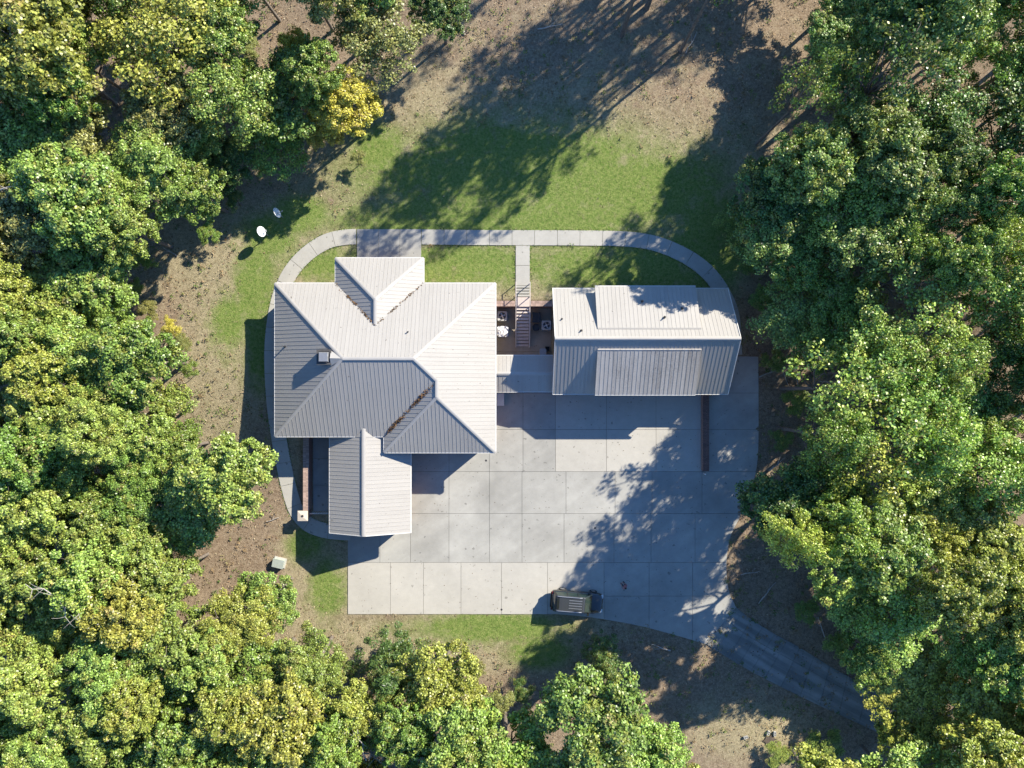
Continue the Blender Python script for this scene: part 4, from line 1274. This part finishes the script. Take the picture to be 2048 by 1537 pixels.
COLS = {'green':(0.160,0.250,0.045),'light':(0.220,0.305,0.062),'yellowgreen':(0.295,0.320,0.060),'yellow':(0.50,0.42,0.06),'dark':(0.085,0.155,0.035),'olive':(0.235,0.245,0.075),'cool':(0.150,0.230,0.052)}
tree_rng = random.Random(77)
TREES = []
COLG = 1.0
def tree(kind, px, py, rpx, h, col, label, group, name=None, cat='tree'):
    """px,py: where the middle of the crown shows; rpx its radius"""
    zc = -0.4+h*0.72
    x, y = W(px, py, zc)
    R = rpx/sc(zc)
    g = hz(x, y)
    cm, tm = tree_rng.choice(VAR[kind])
    nm = name or {'oak':'oak_tree','fine':'elm_tree','thin':'sapling_tree','open':'sapling_tree','cedar':'cedar_tree','shrub':'shrub'}[kind]
    root = empty(nm, (x,y,g), tree_rng.uniform(0,6.28))
    s = R/4.2
    root.scale = (s, s*tree_rng.uniform(0.9,1.1), h/15.0)
    tag(root, label, cat, group)
    c = link('crown', cm, root)
    k = COLS[col]; j = tree_rng.uniform(0.85,1.15)*COLG; j2 = tree_rng.uniform(0.92,1.10)
    c.color = (k[0]*j*j2, k[1]*j, k[2]*j, 1)
    link('trunk', tm, root)
    TREES.append((px, py, rpx))
    return root

# ---- trees that can be told apart
one = [
 ('oak',698,218,70,8.5,'yellow','bright yellow autumn tree at the lawn corner',None),
 ('oak',650,262,42,5.5,'yellow','small golden tree in front of the bright yellow autumn tree',None),
 ('oak',602,105,38,9,'yellow','small yellow-topped tree beside the bare leafy clearing',None),
 ('oak',560,200,88,8.5,'green','round green tree next to the bright yellow autumn tree',None),
 ('thin',755,85,100,9.5,'olive','olive-tinged open-crowned tree at the top of the lawn',None),
 ('oak',880,25,62,8,'dark','dark green tree at the edge of the shaded upper lawn',None),
 ('thin',340,80,135,14,'yellowgreen','wide yellow-tinged tree with gaps showing brown ground',None),
 ('oak',60,90,135,17,'yellowgreen','tall yellowing tree at the far corner of the woods',None),
 ('fine',305,345,105,10.5,'light','fine-leaved pale green tree with feathery crown',None),
 ('fine',390,285,70,8.5,'green','fine-leaved green tree behind the feathery pale one',None),
 ('oak',450,330,60,5.5,'dark','dark green tree over the shaded bank near the dishes',None),
 ('oak',160,395,112,14,'light','broad light green tree beside the feathery pale one',None),
 ('oak',245,455,70,12,'light','compact light green tree above the dry lawn edge',None),
 ('oak',455,955,92,13,'light','rounded oak leaning over the curved path',None),
 ('oak',530,1205,62,9,'light','small round oak by the pale green utility box',None),
 ('fine',610,1350,82,11,'light','feathery green tree at the corner of the dry south lawn',None),
 ('cedar',775,1360,100,11,'dark','dark cedar at the edge of the south lawn',None),
 ('oak',880,1375,95,12,'yellowgreen','bright lime green tree beside the dark cedar',None),
 ('oak',725,1430,75,12,'yellowgreen','yellow-tinged tree beyond the dark cedar',None),
 ('oak',1180,1440,125,14,'light','large pale green oak with lobed crown south of the car',None),
 ('cedar',1215,1340,52,9,'dark','dark conifer in the shadow beside the large lobed oak',None),
 ('oak',1585,1010,100,12,'dark','dark green oak overhanging the driveway bend',None),
 ('oak',1760,1085,105,15,'light','sunlit oak behind the dark one overhanging the driveway',None),
 ('oak',1905,1180,90,16,'yellowgreen','yellow-tipped oak deep in the lane-side woods',None),
 ('shrub',215,640,75,7,'light','leafy bush at the woods edge above the dry lawn',None),
 ('shrub',330,815,62,7,'light','leafy bush against the dry lawn, west of the long shadow',None),
]
for (k,px,py,r,h,c,lab,g) in one:
    tree(k,px,py,r,h,c,lab,g, cat='bush' if k=='shrub' else 'tree')

# ---- the woods around the clearing
CLEARING = [(905,-60),(870,90),(790,180),(755,270),(690,305),(600,345),(490,385),(430,450),(330,495),(290,580),(350,640),(385,700),(392,800),(392,860),(480,895),(550,950),(535,1045),(405,1130),(395,1195),(480,1180),(550,1140),(615,1215),(640,1310),(700,1345),(780,1290),(900,1285),(985,1370),(1040,1385),(1130,1350),(1300,1345),(1345,1440),(1390,1560),(1600,1560),(1660,1480),(1650,1440),(1715,1400),(1700,1370),(1640,1300),(1590,1190),(1480,1090),(1485,990),(1540,915),(1575,850),(1560,700),(1500,650),(1480,560),(1415,430),(1440,350),(1575,200),(1585,130),(1640,-60)]
HOLES = [(235,175,52),(565,40,60),(640,70,40),(450,1150,50),(1660,1280,20)]
def inside(px, py, poly=CLEARING):
    c = False; n = len(poly)
    for i in range(n):
        x1,y1 = poly[i]; x2,y2 = poly[(i+1)%n]
        if (y1>py)!=(y2>py) and px < (x2-x1)*(py-y1)/(y2-y1)+x1: c = not c
    return c
def edge_dist(px, py):
    best = 1e9; n = len(CLEARING)
    for i in range(n):
        x1,y1 = CLEARING[i]; x2,y2 = CLEARING[(i+1)%n]
        L2 = (x2-x1)**2+(y2-y1)**2
        t = max(0,min(1,((px-x1)*(x2-x1)+(py-y1)*(y2-y1))/L2))
        best = min(best, math.hypot(px-x1-t*(x2-x1), py-y1-t*(y2-y1)))
    return best
rg = random.Random(2024)
SX, SY = SUNV.x/SUNV.z, SUNV.y/SUNV.z
LIT = [[W(p[0],p[1],DZ) for p in [(700,1228),(700,1070),(830,1060),(830,940),(1000,790),(1385,800),(1315,880),(1245,930),(1175,1000),(1150,1080),(1180,1110),(1180,1170),(1110,1228)]],
       [W(p[0],p[1],0) for p in [(960,425),(1100,350),(1270,335),(1270,440),(1000,455)]],
       [W(p[0],p[1],-0.6) for p in [(430,560),(530,440),(640,380),(690,330),(690,450),(560,560),(545,900),(470,880),(420,760)]],
       [W(p[0],p[1],DZ) for p in [(620,1235),(1060,1235),(1050,1330),(960,1340),(900,1285),(700,1330)]],
       [W(p[0],p[1],DZ) for p in [(1320,1245),(1440,1170),(1470,1215),(1400,1262)]],
       [W(p[0],p[1],DZ) for p in [(1420,1440),(1580,1440),(1600,1530),(1400,1530)]],
       [W(p[0],p[1],DZ) for p in [(1240,1290),(1370,1290),(1370,1320),(1240,1320)]],
       [W(p[0],p[1],0) for p in [(1290,180),(1440,130),(1440,230),(1330,300)]]]
ROOFS = [[(xW+1,yS),(xE,yS),(xE,yN-1.5),(xW+1,yN-1.5)], [(gx0+0.5,gS),(gx1-2.0,gS),(gx1-2.0,gN-2.5),(gx0+0.5,gN-2.5)]]
def pin(x, y, poly):
    return inside(x, y, poly)
def shades_lit(x, y, g, h, R):
    """would this tree throw shade on ground or roof that the photograph shows in full sun"""
    for fz, fr in ((1.0,0.25),(0.85,0.75),(0.7,0.95),(0.5,0.9)):
        for k in range(8):
            a = k*math.pi/4
            qx = x+R*fr*math.cos(a); qy = y+R*fr*math.sin(a); z = g+h*fz
            for i, pl_ in enumerate(LIT):
                zz = (DZ, 0, -0.6, DZ, DZ, DZ, DZ, 0)[i]
                t = z-zz
                if t > 0 and pin(qx-SX*t, qy-SY*t, pl_): return True
            for pl_, zz in zip(ROOFS, (4.2, 3.6)):
                t = z-zz
                if t > 0 and pin(qx-SX*t, qy-SY*t, pl_): return True
    return False
def zone(px, py):
    if py < -30 and 850 < px: return 'n'
    if px < 1000: return 'nw' if py < 560 else 'w'
    return 'ne' if py < 900 else 'se'
ZN = {'nw':('northwest woods',[('beside the brown leafy gap',240,180),('near the feathery pale tree',300,350),('by the bright yellow tree',690,220),('at the outer corner',40,60),('near the bare dead tree',12,385),('behind the satellite dishes',480,380),('near the upper lawn',800,80)]),
      'w':('west woods',[('along the dry lawn',370,760),('next to the rounded oak by the path',450,955),('by the pale dead trunk',140,1190),('around the brown leaf clearing',430,1170),('near the feathery south tree',610,1350),('next to the yellow-tinged tree',725,1430),('beside the bushes above the dry lawn',200,650),('deep in the outer corner',80,1460),('far from the house',40,860),('near the large lobed oak',1180,1440)]),
      'ne':('northeast woods',[('beside the curved path end',1460,500),('behind the garage gable',1600,640),('by the yellow board',1600,750),('at the shaded upper lawn edge',1600,150),('deep in the woods beyond the garage',1850,450),('at the far edge',2000,150),('by the side pad',1600,850)]),
      'se':('lane woods',[('over the driveway bend',1600,1020),('where the lane disappears',1740,1400),('behind the sunlit oak',1800,1050),('near the yellow-tipped oak',1905,1180),('beyond the lane',1700,1500),('along the lane verge',1640,1230),('at the far edge of the lane woods',2000,1350)]),
      'n':('woods behind the upper lawn',[('behind the shaded upper lawn',1200,-200)])}
CN = {'green':'mid-green','light':'light green','yellowgreen':'yellow-tinged','dark':'dark green','olive':'olive-green','cool':'deep green','yellow':'yellow'}
KN = {'oak':'oak','open':'open-crowned tree','thin':'sparse slender tree','fine':'fine-leaved tree'}
def woods_tree(k, px, py, r, h, c, zn):
    global COLG
    COLG = {'ne':1.3,'se':1.35,'w':1.1,'nw':1.1}.get(zn, 1.0)
    zname, marks = ZN[zn]
    mk = min(marks, key=lambda m: math.hypot(px-m[1], py-m[2]))[0]
    sz = 'large' if r > 92 else ('small' if r < 72 else 'mid-sized')
    tree(k, px, py, r, h, c, '%s %s %s %s' % (sz, CN[c], KN[k], mk), 'trees in the '+zname, name='woodland_tree')
    COLG = 1.0
SUNNY = [[W(p[0],p[1],0) for p in q] for q in ([(865,120),(925,110),(915,190),(860,200)],[(1310,150),(1450,110),(1450,230),(1330,290)],[(1110,330),(1270,320),(1280,430),(1100,430)],[(715,270),(790,260),(800,330),(720,340)],[(1185,30),(1225,20),(1225,55),(1190,55)])]
def shades_sunny(x, y, h, R):
    for fz, fr in ((0.9,0.0),(0.8,0.5),(0.7,0.85)):
        for k in range(8):
            a = k*math.pi/4
            qx = x+R*fr*math.cos(a); qy = y+R*fr*math.sin(a); t = h*fz
            if any(inside(qx-SX*t, qy-SY*t, q) for q in SUNNY): return True
    return False
# trees off the frame and at the edge whose shade lies on the upper lawn and on the driveway
for (tx, ty, t, r, k) in ((850,395,17,100,'open'),(900,340,18,130,'open'),(1000,240,17,130,'open'),(1000,400,15,70,'open'),(840,500,16,75,'open'),(1130,190,18,130,'open'),(960,140,18,105,'open'),(1090,90,17,120,'open'),(1260,70,18,95,'open'),
                   (900,220,19,125,'open'),(1380,420,16,110,'open'),(1330,520,13,95,'open'),(1200,545,13,60,'open'),(1400,60,17,120,'open'),(900,60,18,110,'open'),(990,40,17,100,'open'),(1050,165,18,100,'open'),(1180,35,17,100,'open'),(1340,30,17,100,'open'),(1500,150,16,100,'open'),(1555,60,16,100,'open'),(1500,260,15,85,'open'),(1150,250,18,95,'open'),(1200,130,18,95,'open'),(850,150,18,100,'open'),(810,240,18,90,'open'),(930,280,17,90,'open'),(1080,390,16,60,'open'),(1050,300,17,110,'open'),(1480,60,16,110,'open'),(1180,300,17,60,'open'),(1430,330,16,80,'open'),(900,480,16,60,'open')):
    zt_ = t*0.9
    gx, gy = W(tx, ty, 0)
    X_ = gx+SX*zt_; Y_ = gy+SY*zt_
    s_ = sc(zt_); px = 1024+X_*s_; py = 768-Y_*s_
    h = (zt_+0.4)/0.72
    if h > 21: h = 21.0
    z2 = -0.4+h*0.72; s_ = sc(z2); X_ = gx+SX*z2; Y_ = gy+SY*z2
    px = 1024+X_*s_; py = 768-Y_*s_
    if py > -r*0.7 and px < 1560: continue
    rr_ = r
    while rr_ > 40 and shades_sunny(X_, Y_, h, rr_/s_): rr_ *= 0.88
    if rr_ <= 40: continue
    r = rr_
    tree(k, px, py, r, h, rg.choice(['green','cool','dark']), 'tall tree standing behind the shaded upper lawn', 'trees behind the upper lawn', name='woodland_tree')
for (tx, ty, t, r, k) in ((1440,790,8,85,'open'),(1465,880,9,85,'open'),(1370,930,9.5,85,'thin'),(1330,990,10,85,'open'),(1255,1030,10.5,95,'open'),(1400,1040,10,90,'thin'),(1330,1110,11,95,'open'),(1235,1120,11,80,'thin'),(1400,1130,11,85,'thin'),(1280,1180,11.5,80,'open'),(1200,1290,12,75,'oak'),(1130,1300,12,60,'thin'),(1450,980,10,80,'thin'),(1470,740,8,60,'thin')):
    gx, gy = W(tx, ty, DZ)
    h = (t+0.4)/0.72
    z2 = -0.4+h*0.72; s_ = sc(z2); X_ = gx+SX*(z2-DZ); Y_ = gy+SY*(z2-DZ)
    px = 1024+X_*s_; py = 768-Y_*s_
    woods_tree(k, px, py, r, h, rg.choice(['green','cool','light']) if py < 900 else rg.choice(['light','green','yellowgreen']), 'ne' if py < 900 else 'se')
placed = [t for t in TREES]
cand = 0
while cand < 8000:
    cand += 1
    px = rg.uniform(-130, 2240); py = rg.uniform(-150, 1640)
    zn = zone(px, py)
    if zn == 'n' and px < 1600: continue
    r = {'nw':rg.uniform(62,105),'w':rg.uniform(62,104),'ne':rg.uniform(62,110),'se':rg.uniform(70,112),'n':rg.uniform(85,115)}[zn]
    if py < -70 and px < 880: continue
    if inside(px, py) or edge_dist(px, py) < r*0.80: continue
    if any(math.hypot(px-a, py-b_) < r*0.6+c for a,b_,c in HOLES): continue
    sp_ = {'ne':0.50,'n':0.55,'w':0.50,'nw':0.50,'se':0.50}[zn]
    if any(math.hypot(px-a, py-b_) < sp_*(r+c) for a,b_,c in placed): continue
    h = {'nw':rg.uniform(10,15),'w':rg.uniform(10,15),'ne':rg.uniform(10,15),'se':rg.uniform(11.5,14),'n':rg.uniform(14,18)}[zn]
    if edge_dist(px,py) < 130: h *= 0.88
    while h > 3.6:
        zc = -0.4+h*0.72
        x, y = W(px, py, zc)
        if not shades_lit(x, y, hz(x,y), h, r/sc(zc)): break
        h *= 0.9
    if h < 3.6: continue
    placed.append((px,py,r))
    u = rg.random()
    if zn == 'nw':
        k = 'oak' if u < 0.7 else 'thin'; c = rg.choice(['yellowgreen','yellowgreen','green','light','olive'] if px < 330 and py < 260 else ['light','light','green','green','olive'])
    elif zn == 'w':
        k = 'oak' if u < 0.88 else 'fine'; c = rg.choice(['light','light','light','green','yellowgreen'])
    elif zn in ('ne','n'):
        k = 'thin' if u < 0.55 else 'oak'; c = rg.choice(['green','cool','light','dark','green'])
    else:
        k = 'oak' if u < 0.8 else 'thin'; c = rg.choice(['light','light','yellowgreen','yellowgreen','green'])
    woods_tree(k, px, py, r, h, c, zn if zn != 'n' else 'ne')
print('TREES', len(TREES))

# dead snags
def snag(px, py, h, seed, label):
    zc = h*0.8
    x, y = W(px, py, zc); g = hz(x,y)
    root = empty('dead_tree', (x,y,g)); tag(root, label, 'tree', 'bare dead trees')
    rr = random.Random(seed)
    mb = MB()
    top = Vector((rr.uniform(-.6,.6), rr.uniform(-.6,.6), h))
    mb.tube([(0,0,-.5),(0,0,h*0.4),tuple(top*0.8),tuple(top)],[0.22,0.17,0.09,0.03],7,False)
    mb.build('trunk', M['bark_pale'], root, True)
    br = MB()
    for k in range(16):
        z = h*rr.uniform(0.45,0.95); a = rr.uniform(0,6.28); l = rr.uniform(1.2,2.8)
        s_ = Vector((0,0,z)); e_ = s_+Vector((math.cos(a)*l, math.sin(a)*l, rr.uniform(0.3,1.4)))
        pts = limb(br, s_, e_, 0.06, 0.018, seed*77+k)
        for q in range(5):
            p = pts[rr.randint(1,4)]
            limb(br, p, p+Vector((rr.uniform(-1,1),rr.uniform(-1,1),rr.uniform(0,.8)))*1.0, 0.022, 0.008, seed*99+k*7+q, n=3, segs=2)
    br.build('branches', M['bark_pale'], root)
snag(12, 385, 13, 5, 'bare grey dead tree among the western green crowns')
snag(735, 1515, 12, 6, 'bare grey dead tree beside the yellow-tinged tree')
snag(140, 1190, 14, 7, 'pale dead trunk with few twigs in the west woods')
# leaning bare trunk showing through the south crowns
x0_, y0_ = W(815, 1530, 0); x1_, y1_ = W(852, 1450, 8)
lt = empty('leaning_dead_tree', (x0_, y0_, DZ)); tag(lt, 'thick pale trunk leaning between the lime green tree and dead tree', 'tree trunk')
MB().tube([(0,0,-0.3),((x1_-x0_)*0.5,(y1_-y0_)*0.5,5.2),((x1_-x0_),(y1_-y0_),10.5)],[0.42,0.36,0.26],10).build('trunk', M['bark_pale'], lt, True)

# low plants at the edges
shr = [(365,690,26,'olive'),(300,620,24,'olive'),(275,575,20,'light'),(345,655,22,'yellow'),(385,740,20,'green'),(640,1300,24,'dark'),(690,1345,24,'dark'),(950,1345,24,'olive'),(1045,1390,28,'dark'),(1000,1410,30,'olive'),
       (1555,720,26,'green'),(1600,800,34,'green'),(1570,880,26,'cool'),(1520,600,30,'green'),(1500,520,34,'green'),(1460,450,34,'light'),(1620,1230,30,'green'),(1690,1300,34,'light'),(470,400,24,'dark'),(420,470,24,'green'),(250,110,22,'olive'),(500,95,26,'olive'),(1660,1500,40,'light'),(1560,1520,34,'light'),(1340,1500,30,'olive'),(215,540,34,'dark'),(290,520,26,'green'),(720,320,18,'olive')]
for i,(px,py,r,c) in enumerate(shr):
    tree('shrub', px, py, r, tree_rng.uniform(1.4,3.2), c, 'low %s leafy shrub %s' % (CN[c], min([m for z_ in ZN.values() for m in z_[1]], key=lambda m: math.hypot(px-m[1], py-m[2]))[0]), 'shrubs along the clearing edge', cat='shrub')

# fallen branches and rocks
rr = random.Random(9)
for i,(px,py,l,a) in enumerate([(1545,745,2.2,0.4),(1540,1190,2.6,0.9),(1505,1150,1.8,0.2),(345,505,1.6,2.6),(540,1042,1.3,0.3),(1325,1300,1.9,2.8),(1560,930,2.0,0.7),(1100,60,2.4,0.2),(1380,90,2.2,1.1),(920,60,1.8,2.2),(440,1215,1.1,0.1),(1650,1260,2.0,1.9)]):
    x, y = W(px,py,-0.5); g = hz(x,y)
    o = empty('fallen_branch',(x,y,g),a); tag(o,'dead grey branch lying on leaf-covered ground','branch','fallen branches')
    mb = MB(); limb(mb,(-l/2,0,0.06),(l/2,0,0.1),0.06,0.025,i,sag=0.06); limb(mb,(0,0,0.1),(l*0.3,0.4,0.2),0.03,0.01,i+50,n=4)
    mb.build('branch', M['bark_pale'], o)

# ------------------------------------------------------------------ leaf litter and grass (uncountable)
PD = np.zeros((801,801), dtype=bool)
gxx, gyy = np.meshgrid(np.arange(801)/8.0-50, np.arange(801)/8.0-50, indexing='ij')
for path in PATHS:
    for p in path[::2]:
        PD |= (gxx-p[0])**2+(gyy-p[1])**2 < 0.72**2
x0p, y1p = W(714,458.5); x1p, y0p = W(842.5,520)
def paved(x, y):
    if PD[int((x+50)*8), int((y+50)*8)]: return True
    if x0p < x < x1p and y0p < y < y1p: return True
    if -2 < x < 4 and -1 < y < 8: return True
    if -19.5 < x < -15.5 and -12.7 < y < -4: return True
    s = sc(-0.6); px = 1024+x*s; py = 768-y*s
    if 690 < px < 1520 and 700 < py < 1230 and not (px < 820 and py < 1060): 
        if px < 1455 or py < 940: return True
    if inside(px, py, outline_px): return True
    if -21.5 < x < -1 and -6 < y < 12: return False if y > 11.2 else True
    if 3.4 < x < 19.6 and -1 < y < 8.7: return True
    return False
npr = np.random.RandomState(12)
pts = []; cols = []
brown = np.array([[0.28,0.195,0.12],[0.20,0.125,0.072],[0.34,0.26,0.165],[0.14,0.09,0.055],[0.38,0.31,0.20]])
N_L = 90000
X = npr.uniform(-46,46,N_L); Y = npr.uniform(-36,38,N_L)
for x, y, u in zip(X, Y, npr.uniform(0,1,N_L)):
    g = max(blob(x,y,*a) for a in GREEN)
    core = (-24 < x < 21 and -23 < y < 16)
    dens = 0.85*(1-min(1,g*1.3))
    if core: dens *= 0.35
    if noise.noise(Vector((x*0.3,y*0.3,5)))*0.6+0.5 < u or u > dens: continue
    if paved(x,y): continue
    pts.append((x,y,hz(x,y)+0.02+BUMP(x,y)+u*0.03))
    cols.append(brown[npr.randint(5)]*npr.uniform(0.7,1.2))
o = leaf_cards('leaf_litter', pts, 0.075, np.array(cols), M['litter'], tilt=0.35); tag(o, 'fallen brown leaves scattered over the ground', 'leaves', kind='stuff')
pts = []; cols = []
# few dropped leaves on the concrete
for _ in range(420):
    px = npr.uniform(700,1510); py = npr.uniform(800,1225)
    x, y = W(px,py,DZ)
    if not inside(px,py,outline_px): continue
    if px < 985 and py < 920: continue
    pts.append((x,y,DZ+0.045)); cols.append(brown[npr.randint(5)]*0.45)
o = leaf_cards('dropped_leaves', pts, 0.045, np.array(cols), M['litter'], tilt=0.2); tag(o, 'few dark dropped leaves dotted over the driveway concrete', 'leaves', kind='stuff')
# weeds and seedlings on the woodland floor
up_ = []; uc_ = []
wc = np.array([[0.15,0.20,0.05],[0.22,0.22,0.08],[0.24,0.17,0.09],[0.10,0.16,0.04],[0.30,0.22,0.13]])
for _ in range(9000):
    x = npr.uniform(-44,44); y = npr.uniform(-35,37)
    if paved(x,y): continue
    g = max(blob(x,y,*a) for a in GREEN)
    core = (-22.5 < x < 20 and -22.5 < y < 12.5)
    if core or npr.uniform() < g*1.6: continue
    if noise.noise(Vector((x*0.16,y*0.16,9)))+0.25 < npr.uniform(-0.3,0.6): continue
    cc_ = wc[npr.randint(5)]; rad = npr.uniform(0.12,0.38); z = hz(x,y)
    for _k in range(14):
        a = npr.uniform(0,6.28); q = rad*math.sqrt(npr.uniform())
        up_.append((x+q*math.cos(a), y+q*math.sin(a), z+0.04+npr.uniform(0,0.3)*(1-q/rad*0.6))); uc_.append(cc_*npr.uniform(0.6,1.3))
o = leaf_cards('undergrowth', up_, 0.07, np.array(uc_), M['litter'], tilt=0.6); tag(o, 'weeds and seedlings scattered over the woodland floor', 'undergrowth', kind='stuff')
# grass blades
N_G = 110000
V_ = []; cols = []
X = npr.uniform(-30,24,N_G); Y = npr.uniform(-27,27,N_G)
gcol = np.array([[0.085,0.17,0.026],[0.13,0.23,0.04],[0.21,0.27,0.08],[0.36,0.30,0.17]])
for x, y, u in zip(X, Y, npr.uniform(0,1,N_G)):
    g = max(blob(x,y,*a) for a in GREEN)
    c = max(blob(x,y,*a) for a in CLEAR)
    if u > max(g, c*0.75): continue
    if paved(x,y): continue
    z = hz(x,y)-0.03+BUMP(x,y)
    a = npr.uniform(0,6.28); l = npr.uniform(0.05,0.10); w = 0.012
    dx, dy = math.cos(a), math.sin(a)
    lean = npr.uniform(0.3,1.0)*l
    V_ += [(x-dy*w,y+dx*w,z),(x+dy*w,y-dx*w,z),(x+dy*w*0.6+dx*lean,y-dx*w*0.6+dy*lean,z+l),(x-dy*w*0.6+dx*lean,y+dx*w*0.6+dy*lean,z+l)]
    dry = npr.uniform() > g*1.1
    cols.append(gcol[3 if dry else npr.randint(3)]*npr.uniform(0.75,1.2))
for path in PATHS:
    for a_, b2 in zip(path[:-1], path[1:]):
        d_ = b2-a_; ln_ = float(np.hypot(*d_))
        if ln_ < 1e-4: continue
        nn_ = np.array([-d_[1], d_[0]])/ln_
        for _ in range(int(ln_*46)):
            sd = 1 if npr.uniform() < 0.5 else -1
            if noise.noise(Vector((a_[0]*0.8, a_[1]*0.8, sd*3.0))) < -0.15: continue
            p_ = a_+d_*npr.uniform()+nn_*sd*(0.69+abs(npr.normal())*0.07)
            x, y = float(p_[0]), float(p_[1])
            if (-21.3 < x < -1.3 and -5 < y < 9.3) or (3.4 < x < 19.6 and -1 < y < 8.7): continue
            z = hz(x,y)-0.03; a = npr.uniform(0,6.28); l = npr.uniform(0.07,0.13); w = 0.022
            dx, dy = math.cos(a), math.sin(a); lean = npr.uniform(0.4,1.3)*l
            V_ += [(x-dy*w,y+dx*w,z),(x+dy*w,y-dx*w,z),(x+dy*w*0.6+dx*lean,y-dx*w*0.6+dy*lean,z+l),(x-dy*w*0.6+dx*lean,y+dx*w*0.6+dy*lean,z+l)]
            cols.append(gcol[npr.randint(4)]*npr.uniform(0.75,1.2))
# keep the paths clear: blades are dropped where a path slab lies
o = card_mesh('grass', np.array(V_), np.array(cols), M['grass']); tag(o, 'short mown lawn grass, green and partly dry', 'grass', kind='stuff')

# ------------------------------------------------------------------ render settings
scene.render.engine = 'CYCLES'
scene.cycles.max_bounces = 4
scene.cycles.diffuse_bounces = 3
scene.cycles.glossy_bounces = 2
scene.cycles.transmission_bounces = 2
scene.cycles.transparent_max_bounces = 4
